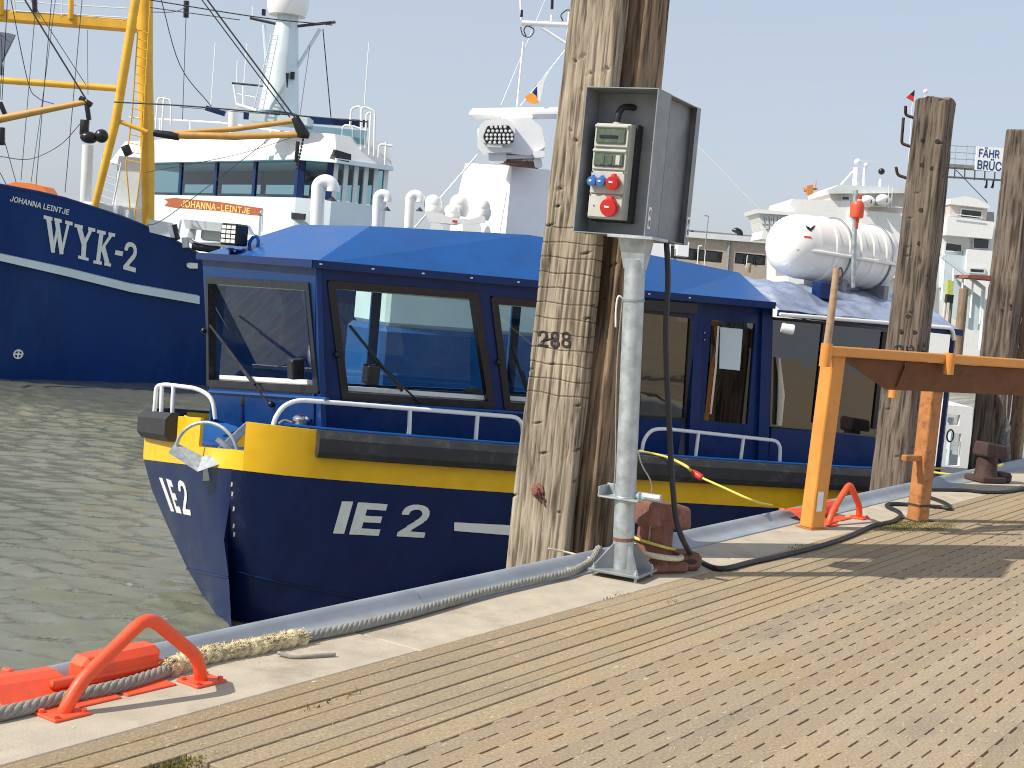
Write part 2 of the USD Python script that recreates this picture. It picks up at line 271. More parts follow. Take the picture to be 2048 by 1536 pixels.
def deckmat(name, base, amt):
    N = {'g': ('geometry', {}), 'o': ('object_info', {}), 'mp': ('mapping', {'scale': (.45, 1, 1)}), 'n': ('noise_texture', {'scale': 2.0, 'detail': 6., 'roughness': .65}), 'r': ('rgb_ramp', {'ramp': [(.28, tuple(np.array(base) * (.78, .80, .84))), (.45, tuple(base)), (.58, tuple(np.array(base) * (1.03, .985, .93))), (.72, tuple(np.array(base) * (1.07, .95, .80)))]}),
         'f': ('noise_texture', {'scale': 75., 'detail': 6., 'roughness': .8}), 'fr': ('map_range', {'from_min': .3, 'from_max': .72, 'to_min': .50, 'to_max': 1.42}), 'm1': ('mix', {'mix_type': 'multiply', 'fac': 1.}),
         'or': ('map_range', {'to_min': .90, 'to_max': 1.10}), 'm2': ('mix', {'mix_type': 'multiply', 'fac': 1.}),
         'v': ('noise_texture', {'scale': 34., 'detail': 2., 'distortion': 2.5}), 'vm': ('mapping', {'scale': (.35, 1.5, 1), 'rotation': (0, 0, .6)}), 'vr': ('map_range', {'from_min': .68, 'from_max': .74, 'clamp': True}), 'm3': ('mix', {'color2': (.66, .56, .36)}),
         'b': ('bump', {'strength': amt, 'distance': .006}), 'p': ('principled_bsdf', {'roughness': .9, 'specular_ior_level': .25})}
    L = [('g.position', 'mp.vector'), ('mp.vector', 'n.vector'), ('n.fac', 'r.fac'), ('g.position', 'f.vector'), ('f.fac', 'fr.value'), ('r.color', 'm1.color1'), ('fr.result', 'm1.color2'), ('o.random', 'or.value'), ('m1.color', 'm2.color1'), ('or.result', 'm2.color2'),
         ('g.position', 'vm.vector'), ('vm.vector', 'v.vector'), ('v.fac', 'vr.value'), ('vr.result', 'm3.fac'), ('m2.color', 'm3.color1'), ('m3.color', 'p.base_color'), ('f.fac', 'b.height'), ('b.normal', 'p.normal')]
    return M(name, N, L)
deckA = deckmat('gritty_plank', (.335, .265, .172), .7)
deckB = deckmat('gritty_slotted_board', (.35, .28, .193), .7)
quaywall = paint('quay_wall_steel', (.24, .25, .20), .8, .3, 1.5, .3, dirt=(.12, .10, .06), dirt_amt=.45, dscale=1.2)
dark = paint('dark_gap', (.035, .028, .022), .95, .3, 12.)

# ================================================================ THE SETTING
ZW = -1.15                                                                     # water level
quay = thing('quay', None, None, kind='structure')
info(quay.prim, 'timber and concrete harbour quay with steel coping', 'quay')
part(quay, 'deck_base', cat([obox((-14, -14, -.30), (76, 0, 0), (0, 16.62, 0), (0, 0, .255)), obox((-14, 2.62, -.30), (76, 0, 0), (0, .41, 0), (0, 0, .24))]), dark)
part(quay, 'quay_wall', obox((-14, 2.80, -4), (76, 0, 0), (0, .22, 0), (0, 0, 3.72)), quaywall)
part(quay, 'plain_deck', cat([obox((-14, -14, -.045), (76, 0, 0), (0, 13.45, 0), (0, 0, .045)), obox((17, -.55, -.045), (45, 0, 0), (0, 3.165, 0), (0, 0, .045)), obox((-14, -.55, -.045), (11.5, 0, 0), (0, 3.165, 0), (0, 0, .045))]), deckA)
rowY = [2.617, 2.547, 2.469, 2.402, 2.325, 2.25, 2.19, 2.14, 2.05]
for i in range(8):                                                             # planks with open joints next to the concrete strip
    g = .0042 + .0022 * RNG.random(); x0 = -2.5 if i < 3 else (2.352 if i < 6 else 2.352 - 2.0)
    cuts = [x0] + sorted(x0 + np.array([3.1, 6.4, 9.7, 13.]) + RNG.uniform(-.7, .7, 4)) + [17.]
    for a, b in zip(cuts[:-1], cuts[1:]):
        z = RNG.uniform(-.0015, .0015)
        part(quay, 'plank', obox((a + .0008, rowY[i + 1] + g, -.045), (b - a - .0016, 0, 0), (0, rowY[i] - rowY[i + 1] - g, 0), (0, 0, .045 + z), .0018), deckA)
    if x0 > 0: part(quay, 'plank', obox((-2.5, rowY[i + 1] + g, -.075), (x0 + 2.5 - (.16 if i < 6 else 0.01), 0, 0), (0, rowY[i] - rowY[i + 1] - g, 0), (0, 0, .07), .0018), deckA)
y, k = 2.05, 0
while y > -.5:                                                                 # boards with staggered drain slots
    p = .0605; x0 = -2.5; o = sbox(x0, -p, 17, 0); off = (k % 2) * .0765 + RNG.uniform(-.006, .006)
    n = []
    for q in np.arange(.3, 14.5, .153):
        a = q + off + RNG.uniform(-.006, .006); L = .088 + RNG.uniform(-.012, .012)
        if RNG.random() < .03: L *= .5
        w = .0074 + RNG.uniform(-.0014, .0014); n.append(sbox(a, -w, a + L, .01))
    m = extr(o.difference(unary_union(n)), .035); m.vertices = np.array(m.vertices) + [0, y, -.035 + RNG.uniform(-.0007, .0007)]
    part(quay, 'slotted_board', m, deckB); y -= p; k += 1
cs = [-8.9, -6.4, -3.9, -1.4, 1.05, 3.56, 6.05, 8.55, 11.05, 13.6, 16.1, 18.6, 26, 40, 62]
for a, b in zip(cs[:-1], cs[1:]):
    part(quay, 'concrete_slab', obox((a + .005, 2.622, -.07), (b - a - .010, 0, 0), (0, .30, 0), (0, 0, .07 + RNG.uniform(-.002, .001)), .004), concrete)
prof = [(2.924, -.02), (2.924, .0035), (2.975, .0045), (2.996, .008), (3.012, .020), (3.026, .038), (3.042, .047), (3.052, .048), (3.068, .044), (3.077, .030), (3.077, -.32), (3.062, -.32), (3.062, -.02)]
for a, b in zip([-9, -4, .2, 4.06, 7.95, 11.9, 15.9, 30], [-4, .2, 4.06, 7.95, 11.9, 15.9, 30, 62]):
    m = extr(Polygon(prof), b - a - .004); v = np.array(m.vertices); m.vertices = np.stack([v[:, 2] + a, v[:, 0], v[:, 1]], 1); m.fix_normals(); part(quay, 'steel_coping', m, steel, 40)

# water: one sheet to the horizon, waves finest near the quay
gx = np.concatenate([-np.geomspace(300, 3, 40) + 3, np.arange(.2, 12, .036), np.geomspace(.04, 440, 150) + 12]); gy = np.concatenate([np.arange(2.9, 15, .036), np.geomspace(.04, 510, 150) + 15])
X, Y = np.meshgrid(gx, gy, indexing='ij'); Z = np.zeros_like(X)
for k in range(26):
    lam = .078 * 1.105**k if k < 20 else RNG.uniform(.15, .5); th = RNG.normal(.60, .38); ph = RNG.uniform(0, 6.28); a = .0105 * lam**.95
    q = 2 * np.pi / lam * (X * np.cos(th) + Y * np.sin(th)) + ph + 1.5 * meshkit.noise(np.stack([X * .8, Y * .8, X * 0 + k], -1), k) * 3
    Z += a * (1 - 1.6 * np.abs(np.sin(q * .5)) ** .8 + .3 * np.sin(q + 1))
Z *= .55 + .9 * meshkit.fbm(np.stack([X * .35, Y * .35, X * 0], -1), 3, 5); Z *= np.clip(1 - (np.hypot(X - 8, Y - 8) - 16) / 40, .15, 1)
waterm = M('harbour_water', {'g': ('geometry', {}), 'n': ('noise_texture', {'scale': 9., 'detail': 5., 'roughness': .6}), 'vr': ('vector_rotate', {'rotate_type': 'z_axis', 'angle': -float(YAW)}), 'mp': ('mapping', {'scale': (2.2, .8, 1)}), 'b': ('bump', {'strength': .22, 'distance': .03}),
    'n2': ('noise_texture', {'scale': .25, 'detail': 3.}), 'r': ('rgb_ramp', {'ramp': [(.3, (.115, .125, .08)), (.7, (.17, .17, .125))]}),
    'p': ('principled_bsdf', {'roughness': .04, 'ior': 1.5, 'specular_ior_level': .75})}, [('g.position', 'vr.vector'), ('vr.vector', 'mp.vector'), ('mp.vector', 'n.vector'), ('n.fac', 'b.height'), ('b.normal', 'p.normal'), ('g.position', 'n2.vector'), ('n2.fac', 'r.fac'), ('r.color', 'p.base_color')])
wm = grid(np.stack([X, Y, Z + ZW], -1)); w = part(None, 'water', wm, waterm, True); info(w.prim, 'rippled grey green harbour water', 'water', kind='structure')
del X, Y, Z

# moss and weeds in the joints
def tufts(name, label, spots, seed, m=moss, n=60, hgt=.016, spread=.05):
    r = np.random.default_rng(seed); V = []; Fc = []
    for x, y, s in spots:
        for _ in range(int(n * s)):
            c = np.array([x + r.normal(0, spread * s * 1.8), y + r.normal(0, spread * s * .6), .001]); a = r.uniform(0, 6.28); d = np.array([math.cos(a), math.sin(a), 0]); h = hgt * r.uniform(.3, 1.2); l = d * r.uniform(.3, 1.) * h
            i = len(V); V += [c - np.cross(d, [0, 0, 1]) * .0025, c + np.cross(d, [0, 0, 1]) * .0025, c + l + [0, 0, h]]; Fc.append([i, i + 1, i + 2])
    single(name, label, 'moss', trimesh.Trimesh(np.array(V), Fc, process=False), m, kind='stuff')
mp = [onz(*p)[:2] for p in ((1815, 1052), (1835, 1048), (1790, 1048), (1860, 1058), (1770, 1052), (1890, 1050), (1800, 1060))]
tufts('moss', 'yellow green moss round the foot of the rusty stand leg', [(x, y, 1.) for x, y in mp], 1, n=420, hgt=.007)
mp = [onz(*p)[:2] for p in ((345, 1530), (365, 1526), (325, 1536))]
tufts('moss', 'dark green moss in the gap at a cut plank end', [(x, y - .01, .45) for x, y in mp], 2, n=240, hgt=.010)
mp = [onz(*p)[:2] for p in ((1219, 1197), (1240, 1190), (1600, 1092), (1585, 1096), (1345, 1205), (620, 1418), (660, 1405), (705, 1390), (2035, 1000))]
tufts('weeds', 'small green weeds growing along the edge of the concrete', [(x, y, .3) for x, y in mp], 3, n=45, hgt=.012)

r = np.random.default_rng(21); V, Fc = [], []
for k in range(3200):
    x, y = r.uniform(1.6, 9.5), r.uniform(.3, 3.0)
    if x > 6 and r.random() < .5: continue
    if y > 2.62 and r.random() < .75: continue
    a = r.normal(.6, .9); L = r.uniform(.004, .013) * (1 if k % 9 else 1.8); d = np.array([math.cos(a), math.sin(a), 0]) * L; w = np.array([-math.sin(a), math.cos(a), 0]) * .0009; c = np.array([x, y, .0022]); b = np.array([0, 0, r.uniform(0, .003)]); i = len(V)
    V += [c - d - w, c - d + w, c + d * .2 + b + w * .8, c + d * .2 + b - w * .8, c + d + w * r.uniform(-4, 4)]; Fc += [[i, i + 2, i + 1], [i, i + 3, i + 2], [i + 3, i + 4, i + 2]]
single('straw_litter', 'short bits of dry straw scattered over the quay deck', 'straw', trimesh.Trimesh(np.array(V), Fc, process=False), paint('dry_straw', (.52, .43, .28), .9, .3, 60.), kind='stuff')

# ================================================================ THE TIMBER PILES
WEAR, KEEP = {}, []
def timber_part(parent, m, mat_, label=None):
    n = part(parent, 'timber', m, mat_, True, label); UsdGeom.PrimvarsAPI(n.prim).CreatePrimvar('wear', Sdf.ValueTypeNames.FloatArray, 'vertex').Set(WEAR[id(m)].astype(np.float32)); return n
def timber(foot, top, z0, z1, M_=150, N_=520, seed=1, rad=.018, crack=.008, ticks=None, worn=None, chamfer=None, nick=70, zfine=None):
    """a hewn, weathered timber: foot/top = (cx, cy, wx, wy); grain, shakes and saw nicks are relief"""
    r = np.random.default_rng(seed); per = np.linspace(0, 1, M_, endpoint=False)
    def outline(wx, wy):
        b = sbox(-wx / 2, -wy / 2, wx / 2, wy / 2).buffer(-rad).buffer(rad, 6).exterior; return np.array([b.interpolate(t, normalized=True).coords[0] for t in per])
    Z = np.linspace(z0, z1, N_) if zfine is None else np.unique(np.concatenate([np.arange(z0, -.1, .05), np.arange(-.1, zfine, .0024), np.arange(zfine, z1, .009), [z1]])); N_ = len(Z); T = (Z - z0) / (z1 - z0); f, t = np.array(foot), np.array(top); cc = f[:2] + T[:, None] * (t - f)[:2]
    A, B = outline(f[2], f[3]), outline(t[2], t[3]); P = A[None] * (1 - T)[:, None, None] + B[None] * T[:, None, None]
    nrm = np.roll(A, -1, 0) - np.roll(A, 1, 0); nrm = np.stack([nrm[:, 1], -nrm[:, 0]], 1); nrm /= np.linalg.norm(nrm, axis=1, keepdims=True)
    if (nrm * A).sum() < 0: nrm = -nrm
    L = 2 * (f[2] + f[3]); s = per * L; SS, ZZ = np.meshgrid(s, Z); ang = per * 2 * np.pi; q = np.stack([np.cos(ang)[None].repeat(N_, 0) * L / 6.28, np.sin(ang)[None].repeat(N_, 0) * L / 6.28, ZZ], -1)
    d = (meshkit.fbm(q * [5, 5, 1.1], 3, seed) - .5) * .020; wear = np.zeros_like(d)
    g = meshkit.fbm(q * [60, 60, 2.2] + meshkit.fbm(q * [3, 3, 2], 2, seed + 9)[..., None] * .8, 3, seed + 1); d += (g - .5) * .010
    c = meshkit.noise(q * [34, 34, 1.0], seed + 2); ck = np.clip(1 - abs(c - .5) / .04, 0, 1) * np.clip((meshkit.noise(q * [6, 6, 1.5], seed + 3) - .36) * 6, 0, 1); d -= crack * ck; wear = np.maximum(wear, ck * .85); wear = np.maximum(wear, np.clip((.45 - g) * 6, 0, .75)); g2 = meshkit.noise(q * [110, 110, 4.], seed + 5); wear = np.maximum(wear, np.clip((.30 - g2) * 5, 0, .8)); d -= .004 * np.clip((.30 - g2) * 5, 0, 1)
    for _ in range(nick):
        a, zz, w, h = r.uniform(0, L), r.uniform(-.3, z1), r.uniform(.008, .03), r.uniform(.003, .006); k = slice(*np.searchsorted(Z, [zz - .06, zz + .06])); ds = np.minimum(abs(SS[k] - a), L - abs(SS[k] - a)); e = np.exp(-(ds / w)**2 - ((ZZ[k] - zz + .25 * (SS[k] - a)) / h)**2); d[k] -= .012 * e; wear[k] = np.maximum(wear[k], e)
    if ticks is not None:
        for zz in ticks: k = slice(*np.searchsorted(Z, [zz - .03, zz + .03])); e = np.exp(-((ZZ[k] - zz + .003 * np.sin(SS[k] * 23 + zz * 30) + .004 * (meshkit.noise(q[k] * 60, 7) - .5)) / .0025)**2); d[k] -= .004 * e; wear[k] = np.maximum(wear[k], e * .75)
    if worn is not None: d -= worn(ZZ)
    V = np.concatenate([np.broadcast_to(cc[:, None], P.shape) + P + nrm[None] * d[..., None], ZZ[..., None]], -1)
    V[-1, :, :2] = cc[-1] + (V[-1, :, :2] - cc[-1]) * .96
    if chamfer: V[:, :, 2] = np.minimum(V[:, :, 2], z1 - np.clip(np.hypot(*(V[:, :, :2] - cc[:, None]).transpose(2, 0, 1)) - chamfer, 0, 1) * .7)
    i, j = np.meshgrid(np.arange(N_ - 1), np.arange(M_), indexing='ij'); a, b = i * M_ + j, i * M_ + (j + 1) % M_; fc = np.concatenate([np.stack([a, b, b + M_], -1).reshape(-1, 3), np.stack([a, b + M_, a + M_], -1).reshape(-1, 3)])
    v = np.vstack([V.reshape(-1, 3), [*cc[-1], z1 - .002]]); k = len(v) - 1; o = (N_ - 1) * M_; fc = np.vstack([fc, [[o + j, o + (j + 1) % M_, k] for j in range(M_)]])
    m = trimesh.Trimesh(v, fc, process=False)
    if m.volume < 0: m.invert()
    WEAR[id(m)] = np.append(wear.ravel(), 0.); KEEP.append(m)
    return m
pile = thing('mooring_pile', 'tall squared double timber pile numbered 288 behind the power pedestal', 'pile', (5.42, 3.34, 0))
tk = .168 + .0682 * np.arange(-5, 20)
ma = timber((5.380, 3.362, .09, .345), (5.385, 3.292, .08, .25), -1.6, 3.0, 130, 900, 3, ticks=[z for z in tk if .66 < z < 1.47], nick=70, zfine=1.6)
timber_part(pile, ma, wood_a, 'paler front timber with sawn measuring lines')
mb = timber((5.525, 3.258, .22, .30), (5.565, 3.238, .22, .30), -1.6, 3.0, 130, 600, 5, crack=.011)
timber_part(pile, mb, wood_b, 'browner rear timber')
part(pile, 'number', on_surface(text2d('2'), [(1076, 694), (1097, 695), (1097, 662), (1076, 660)], ma, .001), mark)
for q in ((1101, 1120), (1123, 1142)):
    part(pile, 'number', on_surface(text2d('8'), [(q[0], 695), (q[1], 697), (q[1], 664), (q[0], 662)], ma, .001), mark)
b = raycast(ma, 1076, 981)[0]; n = np.array([-1., 0, 0])
part(pile, 'bolt', cat([lathe([(0, .0), (.034, 0), (.034, .008), (.02, .012), (.02, .028), (.016, .032), (0, .033)], b, n, 8)]), rust)
p0, p1 = b + n * .02 + [0, -.02, 0], onz(1127, 1105) + [0, .0, .03]
for k in range(11):                                                            # chain links from the bolt down to the coping
    a, e = p0 + (p1 - p0) * k / 11, p0 + (p1 - p0) * (k + .98) / 11; t = unit(e - a); sd = unit(np.cross(t, n)) if k % 2 else n; L = np.linalg.norm(e - a); th = np.linspace(0, 2 * np.pi, 13)
    part(pile, 'chain_link', tube([(a + e) / 2 + t * math.cos(q) * L * .62 + sd * math.sin(q) * .009 for q in th], .003, 6), galvd if k > 3 else rust, True)
pile2 = thing('mooring_pile', 'thick rounded timber pile numbered 285 behind the orange stand', 'pile', (9.8, 3.4, 0))
mc = timber((9.88, 3.225, .26, .275), (9.86, 3.20, .24, .23), -1.6, 2.76, 120, 620, 8, rad=.03, crack=.014, nick=42, worn=lambda z: .03 * np.exp(-((z - 1.1) / .5)**2) * 0, chamfer=.10)
timber_part(pile2, mc, wood_c)
for ch, x0, x1 in (('2', 1789, 1808), ('8', 1811, 1830), ('5', 1834, 1852)):
    part(pile2, 'number', on_surface(text2d(ch), [(x0, 718), (x1, 719), (x1, 690), (x0, 689)], mc, .001), mark)
def hook(x, y, a, b):
    pts = [onx(x + 24, y + 8, 9.86), onx(x, y, 9.84), onx(x + a, y + b, 9.82)]; return tube(fillet(pts, .02), .012, 6)
for x, y, a, b in ((1811, 230, 0, -18), (1803, 287, 4, -52), (1795, 350, -3, -16)): part(pile2, 'iron_hook', hook(x, y, a, b), darkrust, True)
for x, y in ((1847, 281), (1874, 283), (1845, 330), (1865, 337), (1841, 420), (1839, 487), (1816, 633), (1801, 663), (1829, 665)):
    h = raycast(mc, x, y)
    if h is not None: part(pile2, 'bolt_hole', lathe([(.0, .002), (.016, .002), (.02, -.004)], h[0], h[1], 10), mark)
pile3 = thing('mooring_pile', 'flat topped timber pile at the right edge of the picture', 'pile', (12.6, 3.4, 0))
md = timber((12.75, 3.325, .30, .25), (12.75, 3.325, .30, .25), -1.6, 2.92, 90, 360, 11, crack=.013, nick=25); timber_part(pile3, md, wood_c)
me = timber((12.98, 3.15, .16, .12), (13.0, 3.15, .16, .12), -.3, 2.1, 70, 260, 12); part(pile3, 'side_plank', me, wood_b, True)
for x, y in ((2005, 620), (2022, 610)): h = ony(x, y, 3.1); part(pile3, 'staple', tube([h + [0, 0, -.05], h, h + [-.06, 0, .005]], .010, 6), darkrust)

# ================================================================ POWER PEDESTAL
pb = np.array([5.216, 2.815, 0]); A8 = np.radians(8.5); pa = np.array([math.cos(A8), math.sin(A8), 0]); pbn = np.array([pa[1], -pa[0], 0])   # back, right
ped = thing('power_pedestal', 'galvanised shore power pedestal with open cabinet boxes 64 and 63', 'power pedestal', pb)
def PB(a, r, z): return pb + pa * a + pbn * r + np.array([0, 0, z])
lean = np.array([-rt[0] * .078, -rt[1] * .078, 0]) / 1.42
def axis(z): return pb + lean * z + np.array([0, 0, z])
part(ped, 'base_plate', obox(PB(-.115, -.115, .018), pa * .23, pbn * .23, (0, 0, .012), .002), galvd)
part(ped, 'pole', lathe([(0, .02), (.045, .02), (.045, .15)] + [(.0455, z) for z in (.17, .34)] + [(.044, .342), (.044, 1.34), (0, 1.34)], pb, axis(1) - pb, 28), galv, 35)
part(ped, 'rust_band', lathe([(.0447, .150), (.0463, .151), (.0463, .165), (.0447, .166)], pb, axis(1) - pb, 28), rust, 35)
part(ped, 'clamp_band', lathe([(.0447, 1.165), (.047, 1.166), (.047, 1.176), (.0447, 1.177)], pb, axis(1) - pb, 28), galvd, 35)
for a in (45, 135, 225, 315):
    d = pa * math.cos(math.radians(a)) + pbn * math.sin(math.radians(a)); t = np.cross(d, [0, 0, 1.]); q = [pb + d * .04 + [0, 0, .03], pb + d * .135 + [0, 0, .03], pb + d * .135 + [0, 0, .045], pb + d * .055 + [0, 0, .135], pb + d * .04 + [0, 0, .135]]
    part(ped, 'gusset', trimesh.convex.convex_hull(np.vstack([np.array(q) - t * .005, np.array(q) + t * .005])), galvd)
    for zz in (.03,): part(ped, 'bolt', cat([lathe([(0, 0), (.011, 0), (.011, .009), (.006, .010), (.006, .02), (0, .021)], pb + pa * .095 * np.sign(math.cos(math.radians(a))) + pbn * .095 * np.sign(math.sin(math.radians(a))) + [0, 0, .03], n=6), lathe([(.007, -.03), (.007, 0)], pb + pa * .095 * np.sign(math.cos(math.radians(a))) + pbn * .095 * np.sign(math.sin(math.radians(a))) + [0, 0, .03], n=6)]), galv)
# flared head under the cabinets
part(ped, 'bracket', cat([trimesh.convex.convex_hull(np.vstack([axis(1.30) + k * pbn * .044 + j * pa * .02 for k in (-1, 1) for j in (-1, 1)] + [axis(1.425) + k * pbn * w + j * pa * .05 for k, w in ((-1, .062), (1, .062)) for j in (-1, 1)])), obox(axis(1.425) - pbn * .1 - pa * .08, pbn * .2, pa * .2, (0, 0, .012))]), galv)
# cable cleat across the pole
c0 = axis(.34) - pa * .055
part(ped, 'cable_cleat', cat([obox(c0 - pbn * .105 + [0, 0, -.012], pbn * .185, pa * .11, (0, 0, .006), .001), obox(c0 - pbn * .105 + [0, 0, -.012], pbn * .006, pa * .11, (0, 0, .045), .001), obox(c0 + pbn * .074 + [0, 0, -.012], pbn * .006, pa * .03, (0, 0, .045), .001), obox(c0 - pbn * .105 + pa * .104 + [0, 0, -.012], pbn * .12, pa * .006, (0, 0, .05), .001),
    tube([axis(.35) + pbn * .04 + pa * .01, axis(.35) + pbn * .155 + pa * .01], .017, 12)]), galv)
def hood(w0, w1, d0, d1, z0, z1, openside, t=.004):
    """sheet metal hood with one open side"""
    o = PB(d0, w0, z0) + lean * 1.4 * 0; W, D, Z = pbn * (w1 - w0), pa * (d1 - d0), np.array([0, 0, z1 - z0]); u = {'w': unit(W) * t, 'd': unit(D) * t, 'z': np.array([0, 0, t])}; pcs = []
    if openside != 'front': pcs.append(obox(o, W, u['d'], Z))
    pcs.append(obox(o + D - u['d'], W, u['d'], Z))
    pcs.append(obox(o + u['d'], u['w'], D - 2 * u['d'], Z))
    if openside != 'right': pcs.append(obox(o + W - u['w'] + u['d'], u['w'], D - 2 * u['d'], Z))
    pcs.append(obox(o + u['w'] + u['d'], W - 2 * u['w'], D - 2 * u['d'], u['z'])); pcs.append(obox(o + Z - u['z'] + u['w'] + u['d'], W - 2 * u['w'], D - 2 * u['d'], u['z']))
    return cat(pcs)
cb = part(ped, 'cabinet', hood(-.335, -.012, -.10, .062, 1.435, 2.045, 'front'), galvd, label='front cabinet box marked 64')
lp = Plane(PB(0, -.012, 0), pbn, pa)
def tag_no(txt, u0, u1, z0, z1, plane, parent):
    part(parent, 'number_plate', panel(plane, [(u0, z0), (u1, z0), (u1, z1), (u0, z1)], th=.0015, off=.0005, px=False), letterw)
    m = text2d(txt, False); v = np.array(m.vertices); v = (v - v.min(0)) / (v.max(0) - v.min(0)); a, b = (z1 - z0) * .8, (u1 - u0) * .58   # the number runs up the plate
    q = plane.o + plane.u * (u1 - (u1 - u0) * .2 - v[:, 1:2] * b) + plane.v * (z0 + (z1 - z0) * .1 + v[:, :1] * a) + plane.n * (.0022 + v[:, 2:] * .001)
    part(parent, 'number', trimesh.Trimesh(q, m.faces, process=False), blackg)
tag_no('64', -.078, -.046, 1.47, 1.56, Plane(PB(0, -.012, 0), pbn, pa, up0), cb)
cb2 = part(ped, 'cabinet', hood(-.20, -.012, .066, .47, 1.435, 2.045, 'right'), galvd, label='rear cabinet box marked 63')
part(cb2, 'inner_panel', obox(PB(.071, -.056, 1.44), pa * .394, pbn * .006, (0, 0, .60)), galvd)
tag_no('63', .425, .462, 1.47, 1.56, Plane(PB(0, -.0115, 0), pbn, pa, up0), cb2)
part(cb2, 'side_flange', obox(PB(.415, -.0125, 1.435), pa * .055, pbn * .0008, (0, 0, .61)), galvd)
# distribution board with sockets, inside the front cabinet
fp = Plane(PB(-.055, 0, 0), -pa, pbn)     # u right, v up
bd = part(ped, 'socket_board', cat([obox(PB(-.055, -.292, 1.50), pa * .105, pbn * .16, (0, 0, .40), .004)]), greyp)
part(ped, 'board_mount', obox(PB(.0, -.298, 1.492), pa * .055, pbn * .178, (0, 0, .414), .003), black)
def bx(u0, u1, v0, v1, d, m, name, bevel=.003, depth=.0): return part(bd, name, obox(PB(-.055 - d + depth, u0, v0), pa * d, pbn * (u1 - u0), (0, 0, v1 - v0), bevel), m)
for v0, v1 in ((1.80, 1.892), (1.705, 1.79)):
    bx(-.288, -.136, v0, v1, .012, greyp, 'module_cover'); bx(-.28, -.146, v0 + .012, v1 - .016, .020, dial, 'meter_window', .006)
    bx(-.288, -.136, v1 - .012, v1, .022, greyp, 'hinge_bar', .003)
for u in (-.25, -.215, -.18): bx(u, u + .02, 1.725, 1.765, .024, greyp if u > -.2 else dial, 'breaker', .002)
bx(-.262, -.18, 1.835, 1.848, .0235, blackg, 'meter_display', .001)
bx(-.288, -.136, 1.605, 1.698, .012, greyp, 'socket_plate'); bx(-.288, -.136, 1.505, 1.60, .012, greyp, 'socket_plate')
def socket(u, v, r, m, name):
    o = fp.at(u, v, .012); ax = unit(-pa + np.array([0, 0, -.25])); s = part(bd, name, cat([lathe([(r * .9, 0), (r, .006), (r, .03), (r * .92, .036), (0, .038)], o, ax, 24), obox(o + ax * .004 + up0 * r * .7 - pbn * r * .35, pbn * r * .7, ax * .026, up0 * r * .55, .004)]), m, 35)
    part(bd, 'socket_label', obox(o + ax * .0385 - pbn * r * .4 + up0 * r * .05, pbn * r * .55, ax * .001, up0 * r * .38), letterw)
socket(-.272, 1.658, .020, bluep, 'blue_socket'); socket(-.231, 1.658, .020, bluep, 'blue_socket'); socket(-.178, 1.655, .029, red, 'red_socket'); socket(-.185, 1.552, .038, red, 'red_socket')
for u, v in [(-.283, 1.695), (-.142, 1.695), (-.283, 1.598), (-.142, 1.598), (-.283, 1.886), (-.142, 1.886), (-.283, 1.785), (-.262, 1.552)]:
    part(bd, 'screw', lathe([(.003, 0), (.003, .002), (0, .0022)], fp.at(u, v, .0125), -pa, 8), blackg)
part(ped, 'feed_hose', tube(smooth_path([PB(-.01, -.215, 1.90), PB(-.012, -.213, 1.94), PB(-.004, -.200, 1.972), PB(.03, -.18, 1.982), PB(.058, -.172, 1.982)], 5), .014, 10), cable, True)
part(ped, 'hose_gland', lathe([(.017, 0), (.017, .02), (.013, .024)], PB(-.01, -.215, 1.888), up0, 8), greyp)
part(ped, 'hanging_cord', tube(smooth_path([axis(1.17) - pbn * .045, axis(1.18) - pbn * .062 - pa * .02, axis(1.12) - pbn * .07 - pa * .02, axis(1.05) - pbn * .068 - pa * .02], 5), .004, 6), letterw, True)
part(ped, 'earth_wire', tube(smooth_path([axis(1.17) - pbn * .046 - pa * .01, axis(.95) - pbn * .058 - pa * .01, axis(.7) - pbn * .056 - pa * .01, axis(.5) - pbn * .048 - pa * .01, axis(.36) - pbn * .05 - pa * .01], 5), .003, 6), rope, True)

# black supply cable: hangs from the rear cabinet and runs away over the deck
hang = Plane(PB(.12, .0, 0), -fw0); up_pts = [(1333, 482), (1336, 560), (1332, 640), (1333, 730), (1337, 820), (1341, 900), (1346, 980), (1354, 1045)]
pts = [hang.hit(*p) for p in up_pts] + [hang.hit(1372, 1092)]
flat = [(1395, 1126), (1440, 1143), (1500, 1130), (1560, 1117), (1640, 1097), (1700, 1076), (1745, 1056), (1782, 1048), (1800, 1037), (1797, 1028), (1774, 1017), (1778, 1012), (1800, 1012), (1840, 1015), (1880, 1018), (1898, 1021), (1900, 1017), (1885, 1008), (1860, 999), (1831, 992), (1825, 988), (1832, 984), (1850, 983), (1885, 983), (1930, 984), (1970, 988), (2010, 987), (2045, 981), (2090, 972)]
pts += [onz(*p) + [0, 0, .013] for p in flat]
single('power_cable', 'thick black power cable hanging from the pedestal and snaking over the deck', 'cable', tube(smooth_path(pts, 6), .0125, 10), cable, True)

